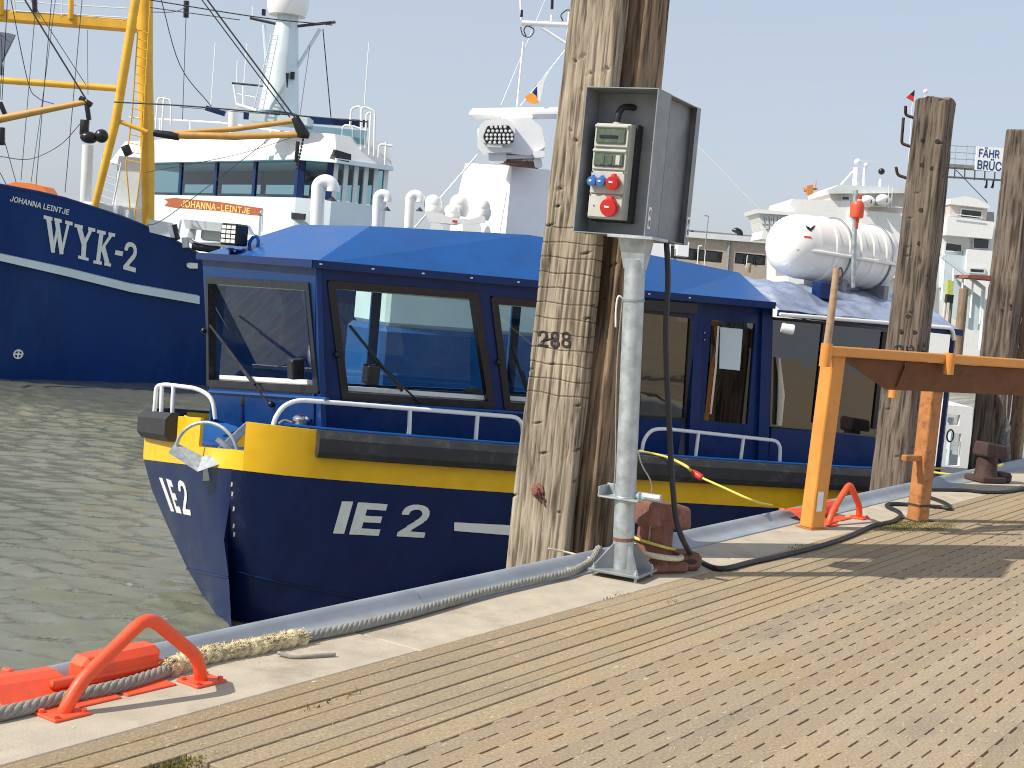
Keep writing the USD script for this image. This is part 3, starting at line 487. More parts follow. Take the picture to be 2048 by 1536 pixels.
# ================================================================ BOLLARDS, LADDER HOOPS, ROPES
def bollard(bo, tow, m, label):
    side = np.array([-tow[1], tow[0], 0]); bc = bo + tow * .03 + side * .04
    bol = thing('bollard', label, 'bollard', bo, group='iron bollards on the quay edge')
    part(bol, 'base', obox(bc - tow * .13 - side * .10, tow * .26, side * .2, (0, 0, .05), .012), m)
    ns = part(bol, 'nose', obox(bc + tow * .09 - side * .07, tow * .14, side * .14, (0, 0, .078), .02), m)
    part(ns, 'eye_slot', trimesh.convex.convex_hull(np.vstack([[bc + tow * (.155 + .035 * math.cos(a)) - side * .0712 + up0 * (.045 + .012 * math.sin(a)) + side * k for a in np.linspace(0, 6.28, 14)] for k in (0, .004)])), blackg)
    part(bol, 'post', lathe([(.098, .04), (.088, .055), (.080, .10), (.078, .18), (.08, .215), (.08, .23)], bc, up0, 28), m, 40)
    hd = trimesh.convex.convex_hull(np.vstack([ball(bc + tow * a + side * b + up0 * z, .022, sub=1).vertices for a, b, z in [(-.075, .055, .215), (-.075, -.055, .215), (.125, .05, .205), (.125, -.05, .205), (-.07, .05, .29), (-.07, -.05, .29), (.12, .045, .265), (.12, -.045, .265)]]))
    part(bol, 'head', hd, m, 40); return bc, side
b1 = onz(1302, 1142); tow = unit(onz(1390, 1140) - b1)
bc, side = bollard(b1, tow, rust, 'brown rusty iron bollard behind the foot of the power pedestal')
bollard(onz(1972, 965), tow, darkrust, 'dark rusty iron bollard by the flat topped pile at the right edge')
# yellow and cream mooring line turns on the first bollard
def turn(z, r, r2, tilt, a0, a1): th = np.linspace(a0, a1, 26); return [bc + tow * math.cos(q) * r + side * math.sin(q) * r + up0 * (z + tilt * math.cos(q)) for q in th]
single('mooring_line', 'yellow mooring line looped once round the brown bollard', 'rope', tube(turn(.115, .092, 0, -.02, 0, 6.28), .007, 8), yrope, True)
single('mooring_line', 'thick cream rope lying round the base of the brown bollard', 'rope', tube(turn(.075, .125, 0, -.012, -2.6, 2.2), .013, 8), wrope, True)

hoopY = 2.81
lad = thing('ladder_head', 'bright orange ladder hoop and treads on the quay edge in the left foreground', 'ladder', onz(300, 1390), group='orange ladder heads on the quay edge')
L0, L1 = onz(125, 1430), onz(403, 1364); hu = unit(L1 - L0); hs = np.array([-hu[1], hu[0], 0])
hp = fillet([L0 + up0 * .0, L0 + hu * .045 + up0 * .075, L0 + hu * .255 + up0 * .222, L1 - hu * .02 + up0 * .075, L1], .05, 6)
part(lad, 'hoop', tube(hp, .0185, 14), redor, True)
for q in (L0, L1): part(lad, 'foot_plate', cat([obox(q - hu * .055 - hs * .045, hu * .11, hs * .09, (0, 0, .008), .002)] + [lathe([(0, 0), (.008, 0), (.008, .008), (0, .009)], q + hu * a * .042 + hs * b * .03 + up0 * .008, n=6) for a in (-1, 1) for b in (-1, 1)]), redor)
e0 = L0 + hu * .03; W = .36
part(lad, 'tread_plate', cat([obox(e0 + hu * (.0 + .19 * k) + hs * .015, hu * .17, hs * .10, (0, 0, .006), .002) for k in (0, 1)]), redor)
part(lad, 'guard_plate', thick(grid([[e0 + hu * (-.13 + .22 * i / 4) + hs * (.10 + .13 * j) + up0 * (.0055 + .05 * min(1, j * 1.6) - .01 * i / 4) for j in np.linspace(0, 1, 5)] for i in range(5)]), up0 * .006), redor)
part(lad, 'stringer_box', obox(e0 + hu * .13 + hs * .12, hu * .27, hs * .09, (0, 0, .085), .02), redor)
part(lad, 'rung', tube([e0 + hu * .03 + hs * .13 + up0 * .035, e0 + hu * .40 + hs * .13 + up0 * .03], .014, 10), redor, True)
for k in range(1, 2): part(lad, 'rung', tube([e0 + hu * .02 + hs * .30 + up0 * (.02 - .17 * k), e0 + hu * .38 + hs * .30 + up0 * (.02 - .17 * k)], .013, 8), redor, True)
for a in (.02, .38): part(lad, 'side_rail', obox(e0 + hu * (a - .01) + hs * .29 + up0 * -.3, hu * .02, hs * .035, up0 * .34, .004), redor)
dup(lad, onz(1656, 1050) - L0 + [0, 0, 0], 'bright orange ladder hoop behind the front leg of the orange stand')

rp = [(-60, 1452), (0, 1441), (60, 1427), (130, 1408), (230, 1386), (300, 1365), (340, 1349), (380, 1333), (430, 1321), (480, 1312), (540, 1300), (590, 1289), (640, 1278), (700, 1266), (760, 1251), (820, 1236), (900, 1213), (960, 1196), (1020, 1181), (1080, 1167), (1130, 1156), (1160, 1143), (1180, 1130)]
pth = smooth_path([onz(*p) + up0 * .017 for p in rp] + [onz(1196, 1118) + up0 * .05], 10); n = len(pth)
old = thing('mooring_rope', 'long grey old mooring rope lying along the concrete edge, frayed in its middle', 'rope', onz(600, 1290))
def laid(path, r, strands=3, pitch=.075, sides=7, wob=0., seed=0):
    t = np.gradient(path, axis=0); t /= np.linalg.norm(t, axis=1, keepdims=True); a = np.cross(t, up0); a /= np.linalg.norm(a, axis=1, keepdims=True); b = np.cross(a, t); s = np.concatenate([[0], np.cumsum(np.linalg.norm(np.diff(path, axis=0), axis=1))]); out = []; rr = np.random.default_rng(seed)
    for k in range(strands):
        q = 2 * np.pi * (s / pitch + k / strands); w = 1 + wob * (meshkit.noise(np.stack([s * 30, s * 0 + k, s * 0], 1), seed) - .5); p = path + (a * np.cos(q)[:, None] + b * np.sin(q)[:, None]) * (r * (.42 if strands < 6 else .58) * w)[:, None]; out.append(tube(p, r * (.62 if strands < 6 else .46) * w, sides))
    return cat(out)
def resample(p, d): s = np.concatenate([[0], np.cumsum(np.linalg.norm(np.diff(p, axis=0), axis=1))]); q = np.arange(0, s[-1], d); return np.stack([np.interp(q, s, p[:, k]) for k in range(3)], 1)
fr = resample(pth, .007); xs = np.array([1024 + F * ((p - C) @ RX) / ((p - C) @ fw) for p in fr])
i0, i1 = np.searchsorted(xs, 330), np.searchsorted(xs, 606)
part(old, 'rope_body', laid(fr[:i0 + 3], .019, 6, .15), rope, True); part(old, 'rope_body', laid(fr[i1 - 3:], .0175, 6, .15), rope, True)
part(old, 'frayed_section', laid(fr[i0:i1], .024, 3, .06, 8, .9, 3), straw, True)
r = np.random.default_rng(9); V, Fc = [], []
for _ in range(1500):
    k = r.integers(i0, i1 - 1); c = fr[k]; a = r.uniform(0, 6.28); t = unit(fr[k + 1] - c); u = np.cross(t, up0) * math.cos(a) + up0 * abs(math.sin(a)); p = c + u * .021; q = p + t * r.normal(0, .014) + u * r.uniform(.003, .016); e = q + t * r.normal(0, .012) - up0 * .004; w = unit(np.cross(u, t)) * .0014; i = len(V); V += [p - w, p + w, q + w, q - w, e]; Fc += [[i, i + 1, i + 2], [i, i + 2, i + 3], [i + 3, i + 2, i + 4]]
part(old, 'loose_fibres', trimesh.Trimesh(np.array(V), Fc, process=False), straw, kind='stuff')
part(old, 'loose_end', tube(smooth_path([onz(555, 1313) + up0 * .012, onz(585, 1318) + up0 * .006, onz(620, 1317) + up0 * .008, onz(650, 1315) + up0 * .008, onz(670, 1314) + up0 * .008], 6), .006, 7), rope, True)
single('rope_scrap', 'torn strands of white rope by the orange ladder hoop', 'rope', cat([laid(resample(smooth_path([onz(*p) + up0 * z for p, z in ((x, .012) for x in c)], 6), .006), .005, 3, .03, 5) for c in ([(262, 1322), (266, 1308), (282, 1316), (300, 1312)], [(270, 1310), (300, 1318), (330, 1322), (352, 1332)], [(285, 1345), (310, 1336), (345, 1330), (370, 1338)])]), straw, True)
single('mooring_line', 'thin white line tied over the steel coping left of the pedestal foot', 'rope', cat([tube(smooth_path([onz(1095, 1122) + up0 * .055, onz(1130, 1122) + up0 * .04, onz(1180, 1130) + up0 * .03], 5), .005, 6), tube(smooth_path([onz(1112, 1126) + up0 * .02, onz(1122, 1140) + up0 * .012, onz(1150, 1142) + up0 * .012, onz(1170, 1136) + up0 * .02], 5), .004, 6)]), wrope, True)
single('cord', 'thin grey cord hanging from the cable cleat beside the bollard', 'cord', tube(smooth_path([hang.hit(1276, 900), hang.hit(1284, 930), hang.hit(1303, 968), hang.hit(1302, 1020), hang.hit(1298, 1080), onz(1290, 1128) + up0 * .08, onz(1284, 1137) + up0 * .02], 5), .0038, 6), rope, True)

# ================================================================ ORANGE STAND
st0 = onz(1625, 1056); sd_, sn = np.array([math.cos(np.radians(-21)), math.sin(np.radians(-21)), 0]), np.array([math.sin(np.radians(21)), math.cos(np.radians(21)), 0])
stand = thing('work_stand', 'orange steel stand with sloping plate and rusty legs at the right', 'stand', st0)
def SP(a, b, z): return st0 + sd_ * a + sn * b + up0 * z
ln = sd_ * .03
la = part(stand, 'leg', obox(SP(-.055, -.04, .004), sd_ * .105, sn * .09, up0 * .97 + ln, .006), orange)
part(la, 'foot', obox(SP(-.07, -.055, 0), sd_ * .135, sn * .12, up0 * .006), orangerust)
h0 = SP(-.03, -.0402, .10); part(la, 'sticker', obox(h0, sd_ * .045, -sn * .001, up0 * .11), letterw)
part(stand, 'leg', obox(SP(2.75, -.02, .004), sd_ * .10, sn * .09, up0 * .95, .006), orange)
lb0 = onz(1862, 1047) + sn * .10
lb = part(stand, 'leg', obox(lb0 - sd_ * .05 - sn * .045, sd_ * .10, sn * .09, up0 * .93, .006), orangerust, label='rusty rear leg')
part(lb, 'foot', obox(lb0 - sd_ * .075 - sn * .06, sd_ * .15, sn * .12, up0 * .006), darkrust)
part(lb, 'strap', obox(lb0 - sd_ * .054 - sn * .049 + up0 * .09, sd_ * .108, sn * .098, up0 * .012), darkrust)
part(lb, 'side_arm', obox(lb0 - sd_ * .19 - sn * .02 + up0 * .36, sd_ * .15, sn * .04, up0 * .035, .004), orangerust)
part(stand, 'front_rail', bar(SP(-.10, -.045, .985), SP(3.2, -.045, .985), .045, .055, bevel=.006), orange)
pp = [SP(.05, -.02, .955), SP(3.2, -.02, .955), SP(3.2, .035, .79), SP(.52, .035, .79)]
part(stand, 'sloping_plate', thick(quads(pp, [(0, 1, 2, 3)]), up0 * -.008), plated)
part(stand, 'joint_rib', bar(SP(.6, -.03, .945), SP(.6, .02, .80), .012, .01), plated)
for a, z0 in ((-.125, .90), (.92, .895)):
    part(stand, 'post_socket', tube([SP(a, -.075, z0), SP(a, -.075, z0 + .125)], .031, 14), orange, 40)
part(stand, 'post_socket', tube([SP(.62, .06, .735), SP(.62, .06, .80)], .026, 12), orange, 40)
sk = SP(-.125, -.075, .93); part(stand, 'wooden_stake', tube([sk, sk + up0 * .3 + sd_ * .01, sk + up0 * .50 + sd_ * .012], [.022, .021, .018], 10), paint('stake_wood', (.36, .24, .15), .8, .2, 20.), True)
part(stand, 'wire_loop', tube([sk + up0 * (.46 + .045 * math.sin(q)) + rt * (.028 + .014 * math.cos(q)) for q in np.linspace(0, 6.28, 16)], .005, 6), darkrust, True)

# ================================================================ THE BLUE CREW BOAT "IE 2"
AZB = np.radians(-28); BD = np.array([math.cos(AZB), math.sin(AZB), 0]); BN = np.array([-BD[1], BD[0], 0]); BO = np.array([10.2, 3.75, 0])   # aft, port, starboard fender face
def BW(s, t, z): return BO + BD * s + BN * t + up0 * z
def bt(x, y, t):
    p = Plane(BO + BN * t, BN, BD).hit(x, y); return np.array([(p - BO) @ BD, t, p[2]])
def bs(x, y, s):
    p = Plane(BO + BD * s, BD, BN).hit(x, y); return np.array([s, (p - BO) @ BN, p[2]])
def along(f, pts, t):       # height profile over s from sighted points on the plane t
    q = np.array([bt(x, y, t) for x, y in pts]); return lambda s: np.interp(s, q[:, 0], q[:, 2])
boat = thing('crew_boat', 'blue crew boat IE 2 with yellow bow band moored at the quay', 'boat', BW(-2, 1.25, ZW))
# plan of the deck edge from the starboard quarter round the bow to the port quarter: (s, t)
stemS, portS, BEAM = -4.62, -4.66, 2.6
plan = [(1.0, .06), (.3, .06), (-.5, .06), (-1.5, .06), (-2.5, .06), (-3.2, .06), (-3.8, .07), (-4.15, .10), (-4.35, .14), (-4.48, .19), (-4.57, .25), (stemS, .31)]
plan_p = [(-4.655, .55), (-4.67, .9), (-4.68, 1.3), (-4.685, 1.8), (-4.68, 2.30), (-4.64, 2.48), (-4.50, 2.57), (-4.1, BEAM), (-3., BEAM), (-1.5, BEAM), (1.0, BEAM)]
ystar = along(0, [(470, 946), (640, 957), (1030, 985), (1600, 1017), (1760, 1026)], .10)
ftop = along(0, [(520, 852), (640, 862), (1030, 892), (1290, 912), (1480, 925), (1740, 940)], .06)
def ztop(s, t): return float(ftop(max(s, -4.6))) - .105 * max(min(t, 2.3) - .3, 0)
def zyel(s, t): return float(ystar(max(s, -4.5))) - .125 * max(min(t, 2.3) - .3, 0)
chin = along(0, [(480, 1155), (740, 1194), (870, 1222)], .35)
def flare(s, t, w):         # inward shift of a lower line, w = share of the way down to the waterline
    port = t > 1.25; bow = np.clip((-3.6 - s) / 1.0, 0, 1); tt = t + (-1 if port else 1) * w * (.30 + .05 * bow); ss = s + w * .12 * bow * (1.0 if t < .35 else 1 + .5 * min(1, (t - .35) / 1.6))
    if s < -4.3 and t > .35: tt = t - w ** 1.9 * (t - .31) * .50
    return ss, tt
rows = []
full = plan + plan_p; si = len(plan) - 1
lev = []
for s, t in full:
    zc = float(np.interp(s, [-4.6, -3.5, -2.9, 1.0], [-.815, -1.0, -1.09, -1.3])) - .10 * max(min(t, 2.3) - .3, 0); z0, z1 = ztop(s, t), zyel(s, t); r = [(s, t, z0), (s, t, z1)]
    a, b = flare(s, t, .30); r.append((a, b, z1 + (zc - z1) * .33)); a, b = flare(s, t, .62); r.append((a, b, z1 + (zc - z1) * .66)); a, b = flare(s, t, .90); r.append((a, b, zc)); a, b = flare(s, t, 1.12); r.append((a, b, ZW - .01)); a, b = flare(s, t, 1.35); r.append((a, b, ZW - .5)); lev.append(r)
lev = np.array(lev); Wp = BO + lev[..., :1] * BD + lev[..., 1:2] * BN + lev[..., 2:] * up0
def split_sheet(A):         # sharp stem: two sheets that share the stem line
    return cat([grid(A[:si + 1]), grid(A[si:])])
hull_m = cat([grid(Wp[:si + 1, 1:5]), grid(Wp[si:, 1:5]), grid(Wp[:si + 1, 4:]), grid(Wp[si:, 4:]), quads(np.vstack([Wp[0, 1:], Wp[-1, 1:]]), [(k, k + 1, k + 7, k + 6) for k in range(5)])])
hull = part(boat, 'hull', hull_m, navy, 40)
part(boat, 'chine_rail', tube(Wp[:, 4] + 0, .010, 6), navy, True)
# yellow bulwark, cut down at the bow roller
tn = lambda i: not (full[i][0] < -4.50 and .19 <= full[i][1] < .95)
bul = []
for i in range(len(full) - 1):
    a, b = Wp[i, 0].copy(), Wp[i + 1, 0].copy(); c, d = Wp[i, 1], Wp[i + 1, 1]
    if not (tn(i) and tn(i + 1)) and full[i][0] < -4.5 and full[i][1] >= .19 and full[i + 1][1] <= .95: a, b = c + (a - c) * .40, d + (b - d) * .40
    inn = np.array([.035 * ((full[i][0] > -4.5)), 0, 0]); bul.append(quads([a, b, d, c], [(0, 1, 2, 3)]))
bm = cat(bul); bm.merge_vertices(); bm = thick(bm, BD * .022 + BN * .004)
part(boat, 'bulwark', bm, yellow, 50, label='yellow band and bulwark')
part(boat, 'bow_plate', obox(BW(-4.66, .93, float(ztop(-4.6, .5)) - .30), BN * .42, BD * .012, up0 * .22, .003), yellow)
fi, ff = .10, .18
def fender_piece(path, name, zt, zb, out):
    P = []
    for (s, t), (os_, ot) in zip(path, out):
        a, z0, z1 = np.array([os_, ot]), zt(s, t), zb(s, t); pr = [(0, z0), (.055, z0), (.095, z0 - .045), (.095, z1 + .045), (.06, z1), (0, z1)]; P.append([BW(s + os_ * q, t + ot * q, z) for q, z in pr + pr[:1]])
    P = np.array(P); m = grid(P); caps = []
    for k in (0, -1): caps.append(trimesh.Trimesh(np.vstack([P[k, :-1], P[k, :-1].mean(0)]), [[j, (j + 1) % 6, 6] for j in range(6)], process=False))
    return part(boat, name, cat([m] + caps), fend)
sp = [(1.02, .07), (.3, .07), (-.5, .07), (-1.5, .07), (-2.5, .07), (-3.3, .07), (-3.8, .08), (-4.16, .105)]
fender_piece(sp, 'fender', lambda s, t: ztop(s, t) + .005, lambda s, t: ztop(s, t) - .165, [(0, -1)] * 7 + [(-.1, -1)])
pp = [(-4.672, 1.42), (-4.668, 1.8), (-4.655, 2.25), (-4.60, 2.45), (-4.45, 2.57), (-4.1, 2.605), (-3., 2.605), (1., 2.605)]
fender_piece(pp, 'fender', lambda s, t: ztop(s, t) + .02, lambda s, t: ztop(s, t) - .18, [(-1, 0), (-1, .05), (-1, .25), (-.8, .65), (-.3, .95), (0, 1), (0, 1), (0, 1)])
# deck and the inner bulwark
inner = [(s + (.03 if s < -4.3 else 0), t + (.02 if t < .9 else -.02)) for s, t in full]; order = [i for i in range(len(full))]
dv = [BW(s, t, ztop(s, t) - (.03 if s > -4.35 else .20)) for s, t in inner]; ctr = BW(-2., 1.25, .02)
part(boat, 'deck', trimesh.Trimesh(np.vstack([dv, ctr]), [[i, i + 1, len(dv)] for i in range(len(dv) - 1)] + [[len(dv) - 1, 0, len(dv)]], process=False), blue)
part(boat, 'deck_edge', tube([BW(s, t + .03, ztop(s, t) + .008) for s, t in plan[:9]], .012, 8), blue, True)
# lettering
def px_quad(l, b, r, tp, sl=0, dy=0): return [(l, b), (r, b + dy), (r + sl, tp + dy), (l + sl, tp)]
tI, tE, t2 = extr(sbox(0, 0, .3, 1), .002), extr(unary_union([sbox(0, 0, .36, 1), sbox(0, 0, 1, .2), sbox(0, .4, .94, .6), sbox(0, .8, 1, 1)]), .002), text2d('2')
for m, q in ((tI, [(666, 1066), (688, 1067), (706, 1003), (684, 1002)]), (tE, [(698, 1068), (757, 1071), (775, 1008), (716, 1004)]), (t2, [(793, 1072), (848, 1075), (864, 1010), (808, 1007)])):
    part(boat, 'hull_letter', on_surface(m, q, hull_m, .002), letterw)
for m, q in ((tI, [(343, 1022), (349, 1023), (325, 956), (319, 955)]), (tE, [(354, 1025), (364, 1027), (343, 961), (333, 957)]), (t2, [(368, 1028), (383, 1031), (370, 962), (354, 959)])):
    part(boat, 'hull_letter', on_surface(m, q, hull_m, .002), letterw)
for x, y in ((462, 966), (466, 1015), (466, 1049), (467, 1066), (463, 985)):
    part(boat, 'paint_chip', on_surface(extr(Polygon([(0, 0), (.6, .1), (1, .8), (.4, 1)]), .001), [(x, y + 7), (x + 5, y + 7), (x + 4, y - 3), (x - 1, y - 3)], hull_m, .003), letterw)
part(boat, 'white_mark', on_surface(extr(sbox(0, 0, 1, .2), .002), [(908, 1061), (1022, 1070), (1020, 1050), (908, 1044)], hull_m, .003), whitec)
# ---- cabin: reverse-raked walls
c1 = bt(632, 530, .30); c1s = c1[0]; c2 = bs(404, 521, c1s - .16); EZ = 1.195
C1, C2 = BW(c1s, .30, EZ), BW(c1s - .16, c2[1], EZ - .02)
rake = .13
wallp = Plane(C1, BN * -1 + up0 * -.085, BD)                # starboard wall leans in towards its foot
fdir = unit(C2 - C1); fpn = unit(np.cross(up0, fdir)); fpn = fpn if fpn @ BD < 0 else -fpn
frontp = Plane(C1, fpn + up0 * -.12, fdir if np.cross(fpn, fdir) @ up0 > 0 else -fdir)
w1 = [(664, 572), (948, 597), (981, 806), (694, 787)]; w1o = [(653, 560), (955, 584), (990, 818), (683, 799)]; w2o = [(980, 592), (1262, 616), (1262, 832), (1008, 818)]; w2 = [(992, 604), (1252, 628), (1252, 822), (1020, 806)]
w0 = [(428, 565), (609, 576), (628, 775), (430, 762)]; w0o = [(415, 553), (620, 565), (640, 787), (417, 772)]
uv0 = lambda pl, pts: [pl.uv(pl.hit(*p)) for p in pts]
u_end = wallp.uv(wallp.hit(1402, 605))[0]; wlo = -1.22; su = 1 if u_end > 0 else -1
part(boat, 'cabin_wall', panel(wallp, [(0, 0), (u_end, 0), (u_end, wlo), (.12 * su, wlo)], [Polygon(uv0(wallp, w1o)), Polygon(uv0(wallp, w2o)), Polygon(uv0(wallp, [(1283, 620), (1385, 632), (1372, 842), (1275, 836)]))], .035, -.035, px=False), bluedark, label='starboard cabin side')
fe = frontp.uv(C2)[0]; sf = 1 if fe > 0 else -1
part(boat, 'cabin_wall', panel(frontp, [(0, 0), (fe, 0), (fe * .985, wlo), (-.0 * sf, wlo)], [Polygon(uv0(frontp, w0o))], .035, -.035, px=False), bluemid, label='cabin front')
tw = np.linalg.norm(C2 - C1)
for pl, o, i_, nm in ((frontp, w0o, w0, 1), (wallp, w1o, w1, 2), (wallp, w2o, w2, 3)):
    fr_ = part(boat, 'window_frame', ring(pl, o, .05, .06, -.046, rnd=.02), blackg)
    qa, qb = pl.px([i_[0], i_[1]]); tp_ = Plane(pl.at(qa[0], max(qa[1], qb[1]), -.012), pl.n + pl.v * (-.24 if nm == 1 else -.20), pl.u)
    part(fr_, 'pane', panel(tp_, i_, (), .006, 0, rnd=.015), fglass if nm == 1 else glass)
    q = pl.px([i_[3], i_[2]]); part(fr_, 'sill_strip', obox(pl.at(q[0][0], q[0][1] + .012, -.05), pl.at(*q[1]) - pl.at(*q[0]), pl.v * .03, pl.n * .012), letterw)
    q = pl.px([i_[0], i_[1]]); part(fr_, 'sill_strip', obox(pl.at(q[0][0], q[0][1] - .022, -.05), pl.at(*q[1]) - pl.at(*q[0]), pl.v * .02, pl.n * .012), letterw)
sidew = [(1283, 620), (1385, 632), (1372, 842), (1275, 836)]
fr_ = part(boat, 'window_frame', ring(wallp, sidew, .02, .03, -.03), blackg, label='side curtain window frame')
part(fr_, 'pane', panel(wallp, [(1286, 624), (1382, 635), (1369, 838), (1278, 833)], (), .006, -.02), pvc)
part(fr_, 'roller_blind', panel(wallp, [(1278, 598), (1392, 606), (1390, 626), (1280, 619)], (), .03, .0), black)
part(boat, 'sill_moulding', bar(wallp.hit(676, 802) + wallp.n * .008, wallp.hit(1262, 838) + wallp.n * .008, .02, .016), blue)
part(boat, 'sill_moulding', bar(frontp.hit(420, 782) + frontp.n * .008, frontp.hit(656, 797) + frontp.n * .008, .02, .016), blue)
# port side, after end, lining
tP = c2[1]
pw = Plane(BW(c1s - .1, tP, EZ - .02), -BN, BD); L = 4.3
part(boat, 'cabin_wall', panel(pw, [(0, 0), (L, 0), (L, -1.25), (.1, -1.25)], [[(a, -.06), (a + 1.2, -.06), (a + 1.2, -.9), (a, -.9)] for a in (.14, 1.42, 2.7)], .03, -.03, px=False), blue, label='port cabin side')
for a in (.14, 1.42, 2.7): part(boat, 'pane', panel(pw, [(a, -.06), (a + 1.2, -.06), (a + 1.2, -.9), (a, -.9)], (), .005, -.02, px=False), glass, label='port side pane')
part(boat, 'cabin_floor', obox(BW(c1s + .15, .45, -.55), BD * 4.2, BN * (tP - .6), up0 * .02), interior)
part(boat, 'lining', cat([obox(BW(c1s + .25, .42, -.53), BD * 3.9, BN * .03, up0 * .85), obox(BW(c1s + .25, tP - .2, -.53), BD * 3.9, BN * .03, up0 * .8), obox(BW(c1s + .2, .45, -.53), BD * .03, BN * (tP - .65), up0 * .8)]), interior)
part(boat, 'dashboard', obox(BW(c1s + .22, .42, .24), BD * .42, BN * (tP - .62), up0 * .05, .01), interior)
part(boat, 'seat', cat([obox(BW(c1s + 1.2, .8, -.5), BD * .4, BN * .4, up0 * .45, .03), obox(BW(c1s + 1.55, .8, -.05), BD * .08, BN * .4, up0 * .45, .03)]), black)
for pl, p in ((frontp, (607, 735)), (wallp, (736, 745))):
    u, v = pl.px([p])[0]; part(boat, 'sensor_box', obox(pl.at(u - .045, v - .07, .008), pl.u * .09, pl.v * .13, pl.n * .09, .008), blackg)
# wipers and hinge knobs
def wiper(pl, pts, knob):
    a = [pl.at(*pl.px([p])[0], .035) for p in pts]; w = part(boat, 'wiper', cat([tube(a[:2], .007, 6), tube([a[2], a[3]], .010, 6)]), blackg); return w
wiper(frontp, [(548, 808), (455, 690), (430, 650), (520, 768)], 0); wiper(wallp, [(835, 802), (735, 712), (696, 650), (800, 780)], 0); wiper(wallp, [(1068, 828), (1040, 740), (1020, 690), (1055, 800)], 0)
for pl, p in ((frontp, (413, 661)), (wallp, (672, 708)), (wallp, (995, 724)), (frontp, (548, 808)), (wallp, (735, 812))):
    part(boat, 'hinge', ball(pl.at(*pl.px([p])[0], .02), .022, sub=2), blackg, True)
# ---- roof: slopes to a flat top
TZ = bt(740, 452, .75)[2]
R1 = BW(bt(740, 452, .75)[0], .75, TZ); R2 = BW(bt(740, 452, .75)[0] - .12, tP - .45, TZ - .01)
E1 = C1 + up0 * .006 + BD * -.03 + BN * -.03; E2 = C2 + up0 * .006 + BD * -.03 + BN * .03
jS = bt(1110, 567, .3)[0]; J1, JR = BW(jS, .27, EZ + .006), BW(jS, .75, bt(1095, 471, .75)[2] - .01)
aS = bt(1545, 610, .3)[0]; A1, AR = BW(aS, .27, EZ + .008), BW(aS, .75, bt(1545, 552, .75)[2])
mS = bt(1330, 590, .3)[0]; M1, MR = BW(mS, .27, EZ + .006), BW(mS, .75, bt(1330, 510, .75)[2])
pt = lambda p: BO + BD * ((p - BO) @ BD) + BN * (tP + .3 - (p - BO) @ BN) + up0 * p[2]
roofv = [E1, E2, R1, R2, J1, JR, M1, MR, A1, AR] + [pt(p) for p in (J1, JR, M1, MR, A1, AR)]
roofm = quads(roofv, [(0, 2, 3, 1), (0, 4, 5, 2), (4, 6, 7, 5), (6, 8, 9, 7), (2, 5, 11, 3), (5, 7, 13, 11), (7, 9, 15, 13), (3, 11, 10, 1), (11, 13, 12, 10), (13, 15, 14, 12)])
part(boat, 'roof', thick(roofm, up0 * -.022), blue)
part(boat, 'roof_edge', cat([bar(E1, A1, .02, .05), bar(E1, E2, .02, .05)]), bluedark)
for k in range(9):
    p = E1 + (J1 - E1) * (.02 + .2 * k); part(boat, 'edge_clip', obox(p + BN * -.012 + up0 * -.004, BD * .022, BN * .02, up0 * .012, .003), letterw)
# ---- roof light, bracket, loop
rb = Plane(BW(c1s - .0, tP - .62, 0), fw0 * -1)
def rp_(x, y): return rb.hit(x, y)
q0 = rp_(478, 515); part(boat, 'lamp_bracket', cat([obox(rp_(452, 521), rt * .15, fw0 * .16, up0 * .01, .002), obox(rp_(456, 520), rt * .012, fw0 * .12, up0 * .09), obox(rp_(482, 522), rt * .012, fw0 * .12, up0 * .09), obox(rp_(452, 499), rt * .16, fw0 * .13, up0 * .010, .002)]), blue)
part(boat, 'roof_loop', tube(fillet([rp_(497, 512), rp_(500, 480), rp_(512, 470), rp_(517, 480), rp_(513, 518)], .03), .012, 8), blue, True)
l0 = rp_(441, 489) - fw0 * .05; lf = unit(-fw0 * .85 - rt * .4); lr = unit(np.cross(lf, up0)) * -1
lr = lr if lr @ rt > 0 else -lr
fl = part(boat, 'flood_light', obox(l0, lr * .15, -lf * .14, up0 * .155, .012), blackg)
for i in range(4):
    for j in range(3): part(fl, 'led_lens', obox(l0 + lr * (.014 + .043 * j) + up0 * (.016 + .033 * i) + lf * .0005, lr * .037, lf * .003, up0 * .025, .002), led)
# ---- rails
def railp(pts, t): return [BW(*bt(x, y, t)) for x, y in pts]
def rail(name, path, posts, t, r=.0155):
    n_ = part(boat, name, tube(fillet(railp(path, t), .09, 6), r, 10), whitec, True)
    for a, b in posts: part(n_, 'post', tube(railp([a, b], t), r * .95, 10), whitec, True)
rail('hand_rail', [(545, 862), (549, 838), (566, 812), (595, 800), (650, 804), (1045, 835), (1046, 900)], [((820, 818), (818, 872)), ((955, 829), (951, 884))], .22)
rail('hand_rail', [(1283, 908), (1287, 880), (1302, 860), (1325, 857), (1561, 882), (1559, 926)], [((1397, 865), (1391, 914)), ((1487, 875), (1481, 922))], .22, .014)
rail('hand_rail', [(1560, 629), (1600, 632), (1905, 656), (1908, 680)], [], .18, .016)
bwp = Plane(BW(-4.58, 1.9, 0), fw0 * -1 + rt * -.3)
n_ = part(boat, 'hand_rail', tube(fillet([bwp.hit(*p) for p in ((309, 826), (313, 772), (330, 769), (395, 777), (425, 795), (431, 838))], .08, 6), .0165, 10), whitec, True)
for a, b in (((324, 772), (322, 834)), ((347, 772), (344, 838))): part(n_, 'post', tube([bwp.hit(*a), bwp.hit(*b)], .016, 10), whitec, True)
